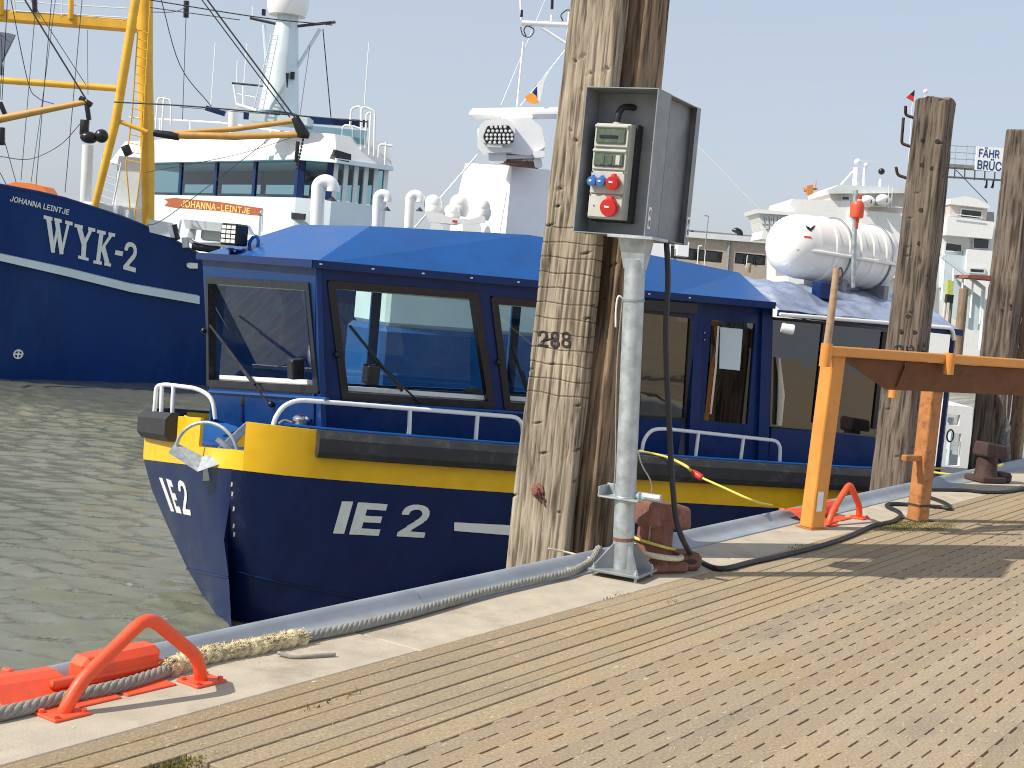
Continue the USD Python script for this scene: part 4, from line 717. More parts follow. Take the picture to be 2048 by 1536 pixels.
# ---- bow roller with hoop, cleats, vent, lamp post
brp = Plane(BW(-4.72, .75, 0), fw0 * -1 + rt * -.25)
def BR(x, y, w=0): return brp.hit(x, y) + brp.n * w
th = np.linspace(0, 1, 24)
hoop = [BR(416 - 61 * math.cos(a) , 900 - 60 * math.sin(a) + 9 * (a / math.pi), .02) for a in np.linspace(-.15, math.pi + .12, 26)]
rl = part(boat, 'bow_roller', cat([thick(grid([[BR(350, 885, .0), BR(408, 912, .03), BR(476, 897, .0)], [BR(356, 902, .13), BR(418, 938, .16), BR(474, 918, .13)]]), -brp.n * .012), obox(BR(405, 962, -.10), BR(462, 958, -.10) - BR(405, 962, -.10), brp.n * .1, up0 * .09)]), galv)
part(rl, 'hoop', tube(hoop, .012, 10), galv, True)
part(boat, 'bow_cleat', cat([bar(BR(424, 905, -.12), BR(470, 855, -.2), .03, .05), bar(BR(420, 880, -.1), BR(446, 905, -.12), .03, .03)]), galv)
part(boat, 'bow_bracket', thick(trimesh.Trimesh([BR(438, 900, -.2), BR(495, 900, -.28), BR(470, 860, -.24)], [[0, 1, 2]], process=False), fw0 * .02), yellow)
v0 = BW(*bt(603, 846, .45)); part(boat, 'mushroom_vent', cat([lathe([(0, -.03), (.05, -.03), (.05, .012), (.062, .016), (.062, .03), (.05, .045), (.028, .056), (0, .058)], v0, up0, 24)]), chrome, 35)
part(boat, 'deck_chain', tube(smooth_path([v0 + BD * -.06, v0 + BD * -.11 + BN * .02 + up0 * .01, v0 + BD * -.15 + up0 * -.01], 5), .009, 6), galvd, True)
lpz = bwp.hit(442, 826) + BD * .16; lamp = part(boat, 'lamp_post', lathe([(0, -.06), (.022, -.06), (.022, .055), (.026, .058), (.026, .075), (.018, .115), (0, .12)], lpz, up0, 16), bluedark, 35)
part(lamp, 'lamp_cap', lathe([(0, .06), (.0275, .06), (.0275, .085), (.02, .128), (0, .132)], lpz, up0, 16), blackg, 35)
# ---- doorway and after canopy
dp = Plane(BW(0, .34, 0), -BN, BD)
def DP(pts, w=0): return [dp.at(*dp.px([p])[0], w) for p in pts]
dv = [(1402, 596), (1545, 610), (1536, 945), (1390, 930)]; gl = [(1428, 640), (1516, 648), (1500, 850), (1412, 842)]
dr = part(boat, 'door', panel(dp, dv, [gl], .03, -.06), bluedark); part(dr, 'pane', panel(dp, gl, (), .006, -.05), dglass)
part(dr, 'handle', tube(DP([(1436, 652), (1431, 735), (1421, 828)], .0), .011, 8), chrome, True)
for p in ((1412, 666), (1412, 680), (1401, 800), (1400, 812)): part(dr, 'hinge_bolt', ball(DP([p], -.02)[0], .008, sub=1), chrome, True)
part(boat, 'door_frame', cat([panel(dp, [(1392, 598), (1408, 600), (1396, 935), (1376, 930)], (), .05, -.05), panel(dp, [(1526, 608), (1546, 610), (1536, 945), (1515, 942)], (), .05, -.05)]), bluedark)
part(boat, 'window_sheet', panel(dp, [(1447, 655), (1492, 659), (1486, 742), (1445, 738)], (), .004, -.043), paleblue)
part(boat, 'aft_wall', panel(dp, [(1545, 855), (1800, 880), (1800, 960), (1536, 945)], (), .03, -.04), bluedark)
cur = part(boat, 'canopy_curtain', panel(dp, [(1548, 640), (1765, 660), (1755, 872), (1542, 853)], (), .006, -.02), pvc)
part(cur, 'frame_post', obox(DP([(1626, 845)])[0], BD * .04, BN * .03, up0 * .78), blackg)
part(cur, 'frame_post', obox(DP([(1745, 858)])[0], BD * .04, BN * .03, up0 * .78), blackg)
part(boat, 'curtain_lining', cat([panel(dp.shifted(-.55), [(1500, 630), (1850, 660), (1850, 900), (1500, 880)], (), .02), obox(BW(aS + .03, .4, -.3), BD * .02, BN * 1.6, up0 * 1.3)]), interior)
part(boat, 'paddle', tube(DP([(1556, 715), (1560, 790), (1556, 850)], .015), [.008, .028, .022], 10), wrope, True)
# crumpled clear roof sheet
G = []; ns, nt = 60, 36; ar = bt(1545, 552, .75)[2]
for i in range(ns):
    s = aS + (1.30 - aS) * i / (ns - 1); rw = []
    for j in range(nt):
        v = j / (nt - 1); t = .20 + v * (tP - .3); z = EZ - .02 - .03 * (i / ns) + (ar - EZ) * 1.0 * math.sin(min(1, v * 2.2) * math.pi / 2)
        w = meshkit.fbm(np.array([s * 4.5 + t * 2, t * 5 - s * 2, 1.]), 3, 6) - .5; rw.append(BW(s, t, z + .10 * w * math.sin(math.pi * min(1, v * 1.5 + .05)) ** .5))
    G.append(rw)
part(boat, 'canopy_sheet', thick(grid(G), up0 * -.006), silver, True)
part(boat, 'canopy_beam', cat([bar(BW(aS, .22, EZ - .045), BW(1.35, .22, EZ - .075), .03, .05)]), bluedark)
part(boat, 'deck_lamp', lathe([(0, 0), (.035, 0), (.04, .02), (.04, .085), (.033, .095), (0, .095)], BW(*bt(1563, 655, .2)), unit(BD * .8 + BN * -.5 + up0 * -.1), 20), whitec, 35)
part(boat, 'stern_frame', cat([obox(BW(1.0, .1, -1.2), BD * .05, BN * 2.3, up0 * 1.2), bar(BW(1.28, .24, -.1), BW(1.28, .24, 1.15), .035, .035), bar(BW(1.28, 2.1, -.1), BW(1.28, 2.1, 1.15), .035, .035), obox(BW(.95, .1, -.12), BD * .4, BN * 2.3, up0 * .08)]), bluedark)
# ---- mast with orange beacon on the canopy
bq = BW(*bt(1706, 560, .7)); bc_ = np.array([bt(1706, 560, .7)[0], .7, 0])
mz = lambda y: BW(*bt(1706 + (560 - y) * .03, y, .7))
part(boat, 'beacon_pole', tube([mz(575), mz(380)], .020, 12), galv, True)
zz = lambda y: np.linalg.norm(mz(y) - mz(470)) * (1 if y < 470 else -1)
bea = part(boat, 'beacon', lathe([(0, zz(458)), (.022, zz(458)), (.026, zz(437)), (.052, zz(435)), (.056, zz(432)), (.056, zz(412)), (.044, zz(404)), (.030, zz(401)), (.028, zz(390)), (0, zz(389))], mz(470), up0, 20), redor, 35)
part(bea, 'collar', lathe([(.03, zz(405)), (.033, zz(404)), (.033, zz(399)), (.03, zz(398))], mz(470), up0, 20), whitec, 35)

# liferaft canister on the canopy: a thing of its own
ct = bt(1662, 503, 1.0); cA = BW(*bt(1548, 492, 1.0)); cc_ = BW(ct[0], 1.0, ct[2]); half = 1.32 / 2 * .88; R = .268
can = thing('liferaft_canister', 'white ribbed liferaft canister lying on the boat canopy', 'canister', cc_ - up0 * R)
ca = unit(BD + up0 * -.035)
prof = [(0, -half)] + [(R * math.sin(q) ** .55 * .97, -half + .24 * (1 - math.cos(q))) for q in np.linspace(.12, math.pi / 2, 9)]
xs_ = np.linspace(-half + .25, half - .10, 60)
prof += [(R * (.985 + .03 * (1 if ((x + half) % .135) < .05 and x > -.25 else 0)), x) for x in xs_] + [(R * .93, half - .05), (R * .75, half - .01), (0, half)]
part(can, 'shell', lathe(prof, cc_, ca, 48), grp, 30)
fd = unit(np.cross(ca, up0)); fl_ = [cc_ + ca * x + (fd * r - up0 * .04) for x, r in [(-half + .06, R * .72), (-half + .24, R * 1.0), (0, R * 1.02), (half - .1, R * 1.02), (half + .005, R * .8)]]
part(can, 'seam_flange', cat([tube(fl_, .015, 8), tube([p - fd * 2 * ((p - cc_) @ fd) for p in fl_], .015, 8)]), grp, True)
for x in (-.02, .42): part(can, 'strap', tube([cc_ + ca * x + fd * math.cos(q) * R * 1.03 + up0 * math.sin(q) * R * 1.03 for q in np.linspace(0, 6.28, 40)], .009, 6), galvd, True)
part(can, 'cradle', cat([obox(cc_ + ca * x - fd * .25 - up0 * (R + .10), ca * .05, fd * .5, up0 * .14, .005) for x in (-.05, .40)] + [obox(cc_ + ca * -.25 - fd * .22 - up0 * (R + .12), ca * .85, fd * .04, up0 * .03), obox(cc_ + ca * -.25 + fd * .18 - up0 * (R + .12), ca * .85, fd * .04, up0 * .03)]), galvd)
part(can, 'mount_box', obox(BW(*bt(1640, 598, .55)), BD * .13, BN * .12, up0 * .14, .012), bluedark)
cmesh = lathe(prof, cc_, ca, 48)
bird = Polygon([(0, 1), (.35, .72), (.5, .45), (.68, .72), (1, .95), (.85, .45), (.5, 0), (.15, .45)])
part(can, 'emblem', on_surface(extr(bird, .002), [(1612, 464), (1630, 462), (1630, 450), (1611, 452)], cmesh, .003), blackg)
part(can, 'emblem_text', on_surface(extr(sbox(0, 0, 1, .3), .002), [(1608, 475), (1622, 476), (1622, 473.5), (1608, 472)], cmesh, .003), flagr)
# mooring line from the boat to the second ladder
ml = [BW(*bt(1278, 902, .1)), BW(*bt(1330, 913, -.1)) + up0 * 0, atd(1368, 930, 8.1), atd(1385, 944, 8.0)]; ml2 = [atd(1404, 956, 7.95), atd(1440, 972, 7.85), atd(1510, 1003, 7.7), onz(1575, 1027) + [0, .1, .03]]
line = thing('mooring_line', 'thin yellow mooring line with a red sleeve running from the boat rail', 'rope', ml[-1])
part(line, 'line', tube(smooth_path(ml, 6), .009, 8), yrope, True); part(line, 'line', tube(smooth_path(ml2, 6), .007, 8), yrope, True); part(line, 'sleeve', tube([ml[-1], (ml[-1] + ml2[0]) / 2, ml2[0]], [.016, .02, .018], 10), red, True)

# ================================================================ THE TRAWLER "WYK-2"
TW0, TW1 = onz(0, 757, ZW), onz(400, 768, ZW); ta = unit((TW1 - TW0) * [1, 1, 0]); tn_ = np.array([ta[1], -ta[0], 0]); tn_ = tn_ if tn_ @ fw0 < 0 else -tn_
TP = Plane(TW0, tn_ - up0 * .22, ta); svt = np.sign(TP.v @ up0)
trawl = thing('trawler', 'big dark blue fishing trawler WYK-2 with yellow mast gantry and white wheelhouse', 'fishing boat', TW0 + ta * 4 - tn_ * 2)
sheer = [(-420, 318), (-260, 335), (-120, 352), (0, 371), (75, 385), (130, 398), (200, 420), (245, 435), (290, 453), (350, 482), (400, 510), (460, 530), (600, 552), (850, 580), (1060, 606)]
top = [TP.hit(*p) for p in sheer]; bot = [p + (TW0 + up0 * -.5 - p) @ up0 / (TP.v @ up0) * TP.v for p in top]
fore = np.array([1.0, .45, .15] + [0] * 20)[:len(top)]
top = [p - tn_ * f * 2.2 for p, f in zip(top, fore)]; bot = [p - tn_ * f * 2.2 + ta * f * 1.2 for p, f in zip(bot, fore)]
BM = 4.6; ptw = [p - tn_ * (BM - 2 * f * 2.2) + tn_ * 0 for p, f in zip(top, fore)]; pbw = [p - tn_ * (BM - 1.1 - 2 * f * 1.6) for p, f in zip(bot, fore)]
side = grid(np.array([[t + (b - t) * k for k in np.linspace(0, 1, 5)] for t, b in zip(top, bot)])); pside = grid(np.array([ptw, pbw]).transpose(1, 0, 2)); 
hull2 = cat([side, pside, quads([top[-1], bot[-1], pbw[-1], ptw[-1]], [(0, 1, 2, 3)]), quads([top[0], bot[0], pbw[0], ptw[0]], [(0, 1, 2, 3)])])
part(trawl, 'hull', hull2, trawlblue); part(trawl, 'deck', grid(np.array([[t - up0 * .55 - tn_ * .12, p - up0 * .55] for t, p in zip(top, ptw)])), galvd)
part(trawl, 'bulwark_inside', grid(np.array([[t - tn_ * .06, t - tn_ * .16 - up0 * .6] for t in top])), bluedark)
part(trawl, 'cap_rail', tube([t - tn_ * .03 for t in top], .035, 8), bluedark, True)
def tdecal(poly_px, m, name, th=.02, off=.0, parent=None): return part(parent or trawl, name, panel(TP, poly_px, (), th, off), m)
tdecal([(-260, 470), (0, 506), (130, 534), (260, 566), (396, 590), (396, 606), (260, 582), (130, 550), (0, 520), (-260, 484)], paleblue, 'rubbing_strake', .07)
tdecal([(373, 527), (378, 525), (394, 526), (394, 536), (378, 536), (373, 533)], whitec, 'fairlead', .03)
def seg(pts, w): return LineString(pts).buffer(w / 2, cap_style=2, join_style=2)
GW = unary_union([seg([(.15, 1), (.33, .02)], .16), seg([(.33, .02), (.50, .80)], .09), seg([(.46, .90), (.68, .02)], .16), seg([(.68, .02), (.87, 1)], .09), sbox(0, .9, .30, 1), sbox(.36, .9, .62, 1), sbox(.74, .9, 1, 1)]).intersection(sbox(0, 0, 1, 1))
GY = unary_union([seg([(.18, 1), (.5, .45)], .22), seg([(.84, 1), (.5, .45)], .13), sbox(.39, 0, .61, .5), sbox(0, .9, .40, 1), sbox(.66, .9, 1, 1), sbox(.24, 0, .76, .09)]).intersection(sbox(0, 0, 1, 1))
GK = unary_union([sbox(.14, 0, .36, 1), seg([(.86, 1), (.34, .42)], .12), seg([(.44, .52), (.84, 0)], .22), sbox(0, .9, .48, 1), sbox(0, 0, .48, .09), sbox(.64, .9, 1, 1), sbox(.62, 0, 1, .09)]).intersection(sbox(0, 0, 1, 1))
tq = {'W': (GW, [(90, 503), (138, 512), (145, 444), (87, 430)]), 'Y': (GY, [(146, 514), (186, 524), (190, 457), (149, 447)]), 'K': (GK, [(186, 526), (221, 533), (230, 467), (194, 459)])}
plane_sheet = panel(TP, [(-20, 350), (420, 420), (420, 640), (-20, 640)], (), .002)
for g, q in tq.values(): part(trawl, 'hull_letter', on_surface(extr(g, .01), q, plane_sheet, .004), letterw)
part(trawl, 'hull_letter', on_surface(extr(sbox(0, 0, 1, .6), .01), [(229, 509), (244, 512), (246, 503), (231, 500)], plane_sheet, .004), letterw)
part(trawl, 'hull_letter', on_surface(text2d('2'), [(246, 538), (271, 545), (275, 487), (250, 481)], plane_sheet, .004), letterw)
part(trawl, 'ship_name', on_surface(text2d('JOHANNA LEINTJE'), [(19, 402), (137, 430), (139, 419), (22, 391)], plane_sheet, .004), letterw)
cx, cy = TP.px([(36, 708)])[0]; rr_ = abs(TP.px([(46, 708)])[0][0] - cx)
ps_ = unary_union([Point(cx, cy).buffer(rr_).difference(Point(cx, cy).buffer(rr_ * .72)), sbox(cx - rr_ * .16, cy - rr_ * .8, cx + rr_ * .16, cy + rr_ * .8), sbox(cx - rr_ * .8, cy - rr_ * .16, cx + rr_ * .8, cy + rr_ * .16)])
part(trawl, 'thruster_mark', place(extr(ps_, .015), TP, .003), letterw)
# wheelhouse
sp_ = Plane(TW0 - tn_ * .9, tn_, ta); K0 = sp_.hit(662, 400); inb = -tn_
Q0 = K0 - ta * .45 + inb * .55; FPt = Plane(Q0, -ta, inb)
zf = lambda y, x=430: FPt.hit(x, y)[2]
Lw = (FPt.hit(235, 350) - Q0) @ inb; ze, zb_, zt_, zd = zf(322), zf(392), zf(272), zf(520)
side_len = (sp_.hit(770, 420) - K0) @ ta
def outline(o, front=0.): return [Q0 - ta * o + inb * (Lw + o), Q0 - ta * o + inb * .0, K0 - ta * o * .3 - inb * o, K0 + ta * side_len - inb * o, K0 + ta * side_len + inb * (Lw + .55 + o)]
def prism(o0, z0, o1, z1): return trimesh.convex.convex_hull(np.array([[p[0], p[1], z0] for p in outline(o0)] + [[p[0], p[1], z1] for p in outline(o1)]))
part(trawl, 'wheelhouse', prism(0, zd - .6, 0.03, zb_), paleblue)
part(trawl, 'wheelhouse_roof', prism(.16, ze, -.10, zt_), white)
part(trawl, 'roof_lip', prism(.19, ze - .03, .17, ze + .06), paleblue)
core = outline(-.5); part(trawl, 'console', obox([*core[0][:2], zb_ - .05], (core[4] - core[0]) * .25, (core[1] - core[0]) * .9, up0 * .16), interior); each(trawl, 'inner_post', [obox([*(core[0] + (core[1] - core[0]) * f + ta * side_len * .8)[:2], zb_], ta * .05, inb * .16, up0 * (ze - zb_)) for f in (.0, .24, .5, .76, 1.)], bluedark)
def wallpart(a, b, n_win, pil, nm):
    d = b - a; L = np.linalg.norm(d); u = d / L; nn = np.cross(up0, u); nn = nn if nn @ (C - a) > 0 else -nn
    for k in range(n_win + 1):
        q = a + u * (L - pil) * k / n_win; part(trawl, 'window_pillar', obox([*q[:2], zb_] + nn * -.04, u * pil, nn * .06, up0 * (ze - zb_)), bluedark if nm else offwhite)
    for k in range(n_win):
        w = (L - pil) / n_win - pil; q = a + u * ((L - pil) * k / n_win + pil); part(trawl, 'pane', obox([*q[:2], zb_ + .02] - nn * .02, u * w, nn * .015, up0 * (ze - zb_ - .04)), dglass2)
dglass2 = glassy('wheelhouse_glass', (.55, .74, .78), .02, 1.5)
o = outline(0); wallpart(o[0], o[1], 5, .12, 1); wallpart(o[1], o[2], 1, .12, 1); wallpart(o[2], o[3], 5, .10, 0)
part(trawl, 'roof_hatch', on_surface(grid([[(a, b, 0) for b in np.linspace(0, 1, 5)] for a in np.linspace(0, 1, 9)]), [(657, 324), (700, 332), (701, 310), (668, 300)], prism(.16, ze, -.10, zt_), .03), blackg)
part(trawl, 'inner_header', obox([*core[0][:2], zb_ + (ze - zb_) * .55] + ta * side_len * .8, ta * .04, (core[1] - core[0]) * 1.05, up0 * (ze - zb_) * .45), interior)
for a_, b_ in ((.02, .02),):
    rb_ = [(330, 398), (338, 404), (331, 412), (352, 416), (440, 422), (505, 430), (527, 432), (521, 424), (528, 417), (508, 414), (440, 404), (352, 396)]
    ban = part(trawl, 'name_banner', panel(FPt, rb_, (), .03, .0), bannerm)
    part(ban, 'name_letters', on_surface(text2d('JOHANNA-LEINTJE'), [(362, 414), (500, 428), (501, 416), (363, 399)], panel(FPt, rb_, (), .03, .0), .004), gold)
part(trawl, 'roof_rail', cat([tube([FPt.hit(x, y) + ta * dz_ for x, y in pts], .022, 6) for dz_ in (.25,) for pts in ([(240, 232), (420, 242), (560, 262)], [(300, 235), (300, 265)], [(360, 238), (360, 268)], [(440, 244), (440, 272)], [(520, 254), (520, 280)])]), whitec, True)
Dm = float((K0 - C) @ fw); RG = facing(Dm + .6); RGb = facing(Dm + 1.4); pxu = (Dm + .6) / F
def T(pl, pts, rpx, sides=6, sm=False):
    D = float((pl.o - C) @ fw); p = np.array([pl.hit(*q) for q in pts]); r = np.broadcast_to(np.asarray(rpx, float), (len(p),)); q = smooth_path(p, 6) if sm else p; r = np.interp(np.linspace(0, 1, len(q)), np.linspace(0, 1, len(p)), r); return tube(q, r * D / F, sides)
# mast with radome
mast = part(trawl, 'mast', cat([T(RG, [(557, 225), (578, 8)], [40, 18], 10), T(RG, [(528, 50), (534, 130)], 4, 8), T(RG, [(640, 58), (585, 150)], 3.5, 8), obox(RG.hit(505, 245) - fw0 * 0.4, RG.hit(620, 255) - RG.hit(505, 245), fw0 * .8, up0 * .18)]), paleblue, 40)
part(mast, 'radome', lathe([(0, 0), (.36, 0), (.40, .12), (.42, .3), (.40, .6), (.3, .85), (0, 1.)], RG.hit(574, 32), up0, 20), whitec, 40)
each(mast, 'crosstree', [T(RG, [(500, 36), (580, 54), (671, 44)], 3.0), T(RG, [(464, 166), (590, 178)], 2.2)], wire)
part(mast, 'ladder', cat([T(facing(Dm + .1), [(543, 70), (508, 215)], 1.2), T(facing(Dm + .1), [(556, 70), (526, 218)], 1.2)] + [T(facing(Dm + .1), [(543 - 35 * k / 16, 70 + 145 * k / 16), (556 - 30 * k / 16, 70 + 148 * k / 16)], .8) for k in range(17)]), offwhite)
each(mast, 'lamp', [ball(RG.hit(572, 85), 11 * pxu, sub=2), obox(RG.hit(566, 178) - fw0 * .3, rt * .14, fw0 * .14, up0 * .28), obox(RG.hit(585, 162) - fw0 * .3, rt * .08, fw0 * .08, up0 * .14), obox(RG.hit(595, 32), rt * .08, fw0 * .08, up0 * .14), obox(RG.hit(523, 30), rt * .07, fw0 * .08, up0 * .12)], blackg)
each(mast, 'basket_rail', ([T(RG, [(468, 170), (475, 212)], 3), T(RG, [(487, 172), (487, 212)], 2.5), T(RG, [(470, 187), (510, 195)], 1.5), T(RG, [(575, 150), (573, 235)], 3), T(RG, [(588, 185), (584, 235)], 2.5), T(RG, [(472, 210), (512, 222)], 5)]), whitec)
for pts in ([(431, 85), (422, 212)], [(475, 120), (473, 168)], [(494, 86), (488, 170)], [(575, 125), (572, 175)], [(738, 85), (729, 210)], [(505, 12), (505, 40)]): part(trawl, 'aerial', T(RG, pts, [1.1, 1.3]), whitec)
each(trawl, 'radar_bar', [bar(RGb.hit(488, 232), RGb.hit(736, 248), .12, .14), bar(RG.hit(412, 216), RG.hit(450, 228), .08, .10)], bluedark)
part(trawl, 'radar_post', cat([T(RG, [(466, 262), (466, 222)], 10, 12)]), whitec, 40)
hoops = [[(700, 250), (703, 216), (722, 212), (722, 300)], [(722, 300), (724, 212), (750, 222), (748, 312)], [(730, 296), (733, 228), (742, 224), (738, 310)], [(684, 280), (686, 250), (706, 252), (706, 290)], [(705, 252), (732, 262)], [(312, 258), (316, 195), (342, 200), (342, 250)], [(324, 262), (328, 197)], [(757, 315), (758, 288), (785, 292)], [(772, 285), (770, 330)]]
for pts in hoops: part(trawl, 'roof_hoop', tube(fillet([RG.hit(*p) for p in pts], .08), 2.2 * pxu, 8), whitec, True)
part(trawl, 'glass_screen', panel(RG, [(602, 250), (735, 262), (730, 290), (605, 272)], (), .03), glassy('screen_glass', (.6, .72, .75), .05, 1.5))
# yellow gantry and booms
GD = float((TP.hit(290, 453) - C) @ fw) + 1.0; GP = facing(GD); GPa = facing(GD - .35)
gan = part(trawl, 'gantry', T(GP, [(290, -60), (290, 150), (295, 300), (297, 470)], [15.5, 15.5, 14, 11.5], 18), mastyel, True)
part(gan, 'leg', T(GPa, [(276, -30), (250, 130), (232, 240), (188, 420)], [9, 9, 9, 7], 12), mastyel, True)
part(gan, 'beam', cat([obox(GP.hit(-120, 30), GP.hit(272, 62) - GP.hit(-120, 30), fw0 * .25, up0 * .19, .03)]), mastyel)
part(gan, 'beam_post', T(GP, [(142, -30), (142, 38)], 5.5, 10), mastyel, True)
part(gan, 'beam_post', T(GP, [(2, -30), (2, 30)], 6, 10), mastyel, True)
part(gan, 'cross_tube', T(GP, [(-80, 155), (237, 177)], 6.5, 12), mastyel, True)
part(gan, 'brace', T(GPa, [(231, 240), (295, 264)], 4.5, 10), mastyel, True)
part(gan, 'gusset', panel(GP, [(262, 5), (285, 20), (285, 60), (258, 55)], (), .05), mastyel)
part(gan, 'ladder', cat([T(GPa, [(276, 60), (264, 230), (252, 330), (262, 440)], 1.4), T(GPa, [(301, 0), (292, 150), (282, 340), (268, 440)], 1.4)] + [T(GPa, [(276 - 22 * k / 15, 60 + 260 * k / 15), (296 - 14 * k / 15, 66 + 260 * k / 15)], 1.1) for k in range(16)]), mastyel)
part(gan, 'guard_rail', cat([T(GP, [(25, -20), (32, 24)], 1.2), T(GP, [(30, 22), (260, 36)], 1.2), T(GP, [(30, 3), (255, 17)], 1.2), T(GP, [(124, -20), (124, 32)], 1.), T(GP, [(187, -20), (187, 36)], 1.), T(GP, [(247, -20), (247, 40)], 1.)]), offwhite)
bp_ = facing(GD - 2.2)
part(trawl, 'boom', T(facing(GD - 1), [(330, 268), (470, 258), (588, 242)], [5, 5.5, 5], 10), boomwood, True); part(trawl, 'boom', T(bp_, [(335, 270), (470, 273), (602, 269)], [7, 7, 6], 12), boomwood, True)
part(trawl, 'boom', T(bp_, [(-60, 252), (0, 238), (175, 203)], [8, 8, 5.5], 12), boomwood, True)
each(trawl, 'boom_heel', [T(bp_, [(308, 266), (358, 273)], [7, 8.5], 10), T(bp_, [(590, 235), (606, 268), (618, 272)], [8, 13, 6], 10)], blackg, True)
part(trawl, 'gallows_post', cat([T(GP, [(176, 290), (170, 425)], 11, 12)]), offwhite, True)
each(trawl, 'hanging_gear', [T(bp_, [(173, 205), (178, 240)], 5), T(bp_, [(170, 240), (168, 270)], 9), ball(bp_.hit(178, 275), .14, (1, 1, .7), 2), ball(bp_.hit(203, 272), .11, sub=2), T(bp_, [(160, 196), (183, 210)], 6), T(bp_, [(3, 255), (3, 290)], 7), T(bp_, [(0, 205), (10, 228)], 5), T(bp_, [(596, 283), (592, 325)], 4), T(GP, [(69, -5), (70, 25)], 5), T(RG, [(373, 2), (372, 35)], 5.5), T(bp_, [(250, 292), (258, 310)], 9)], blackg, True)
part(trawl, 'shackle_blue', cat([obox(bp_.hit(166, 283), rt * .16, fw0 * .1, up0 * .11)]), flagb)
rig = [([(400, -20), (590, 235)], 2.2), ([(389, -20), (580, 235)], 1.6), ([(320, -10), (360, 130), (423, 213)], 1.3), ([(228, 204), (400, 214), (736, 244)], 2.0), ([(300, 0), (520, 35), (665, 50)], 1.6), ([(300, 15), (480, 40)], 1.2), ([(372, 35), (365, 240)], .9), ([(646, 58), (662, 235)], 1.5), ([(620, 90), (600, 230)], .7), ([(50, 0), (172, 198)], 2.3), ([(55, -10), (172, 170)], 1.0), ([(20, -10), (55, 160), (75, 195), (108, 208)], 1.2), ([(15, -5), (4, 200)], 1.1), ([(70, 30), (42, 360)], .9), ([(104, -10), (88, 180), (72, 370)], 1.0), ([(112, -10), (85, 200), (62, 365)], .8), ([(165, -10), (130, 385)], 1.0), ([(175, 60), (176, 190)], .7), ([(0, 313), (60, 318), (120, 290), (160, 248)], 1.2), ([(0, 345), (14, 372)], 1.1), ([(10, 285), (32, 364)], 1.0), ([(530, 285), (340, 430), (290, 452)], 1.0), ([(600, 270), (470, 310), (290, 345)], .8), ([(302, 24), (345, 24), (372, 15)], 1.1), ([(360, 214), (430, 220), (560, 230)], .8), ([(0, 68), (20, 85)], .6), ([(2, 70), (4, 120), (0, 200)], .9), ([(31, 70), (6, 120), (2, 150)], .9)]
for pts, w in rig: part(trawl, 'rigging_wire', T(bp_, pts, w * .78, 5, len(pts) > 2), wire)
part(trawl, 'cargo_net', T(bp_, [(4, 68), (3, 95), (2, 125), (3, 150)], [26, 16, 3, 5], 14), glassy('netting', (.55, .55, .57), .8, 1.2), True)
part(trawl, 'chain', cat([ball(bp_.hit(606 - 12 * k / 8, 280 + 55 * k / 8), 3.2 * GD / F, (.7, .7, 1), 1) for k in range(9)]), wire)
# fore deck gear
part(trawl, 'deck_housing', cat([obox(TP.hit(225, 455) - tn_ * 1.0, ta * 1.0, -tn_ * .5, up0 * .42, .03)]), offwhite)
each(trawl, 'vent_pipe', [T(facing(GD - .6), [(236, 455), (236, 412)], 9, 12), T(facing(GD - .6), [(259, 460), (259, 420)], 9, 12)], galv, True)
part(trawl, 'deck_ladder', cat([T(GP, [(222, 430), (243, 325)], 2), T(GP, [(200, 430), (204, 310)], 1.6)] + [T(GP, [(201, 320 + 14 * k), (240 - 2.5 * k, 330 + 14 * k)], 1) for k in range(8)]), offwhite)
part(trawl, 'deck_cabin', obox(GP.hit(212, 420) + fw0 * .5, rt * .42, fw0 * .6, up0 * 1.0, .02), offwhite)
ob = Polygon(facing(GD).px([(0, 386), (0, 372), (30, 364), (60, 366), (85, 372), (94, 386), (84, 392), (40, 390)]))
tent = place(extr(ob.buffer(-.03).buffer(.03, 4), .6), facing(GD), -.6); part(trawl, 'orange_cover', tent, paint('orange_cloth', (.85, .22, .05), .7, .08, 3.), label='orange cover over a life raft')
wp = facing(GD - 1.1)
part(trawl, 'winch', cat([panel(wp, [(308, 440), (345, 446), (352, 476), (312, 466)], (), .4), panel(wp, [(375, 440), (500, 452), (510, 470), (380, 458)], (), .3), T(wp, [(362, 440), (356, 475)], 2), T(wp, [(410, 445), (385, 455), (380, 480), (400, 490)], 4, 8, True), T(wp, [(400, 490), (440, 490), (520, 500)], 5, 8), obox(wp.hit(400, 480), rt * .5, fw0 * .4, up0 * .25, .04), T(wp, [(370, 475), (372, 495)], 7, 10), panel(wp, [(385, 446), (395, 450), (390, 480), (378, 474)], (), .1)]), offwhite, 40)
each(trawl, 'winch_drum', [T(wp, [(345, 450), (352, 480)], 9, 12), T(wp, [(385, 492), (440, 500)], 8, 12), T(wp, [(472, 452), (480, 470)], 10, 12)], blackg, True)
part(trawl, 'port_light', panel(FPt.shifted(.02), [(585, 425), (612, 428), (611, 440), (585, 438)], (), .03), blackg)

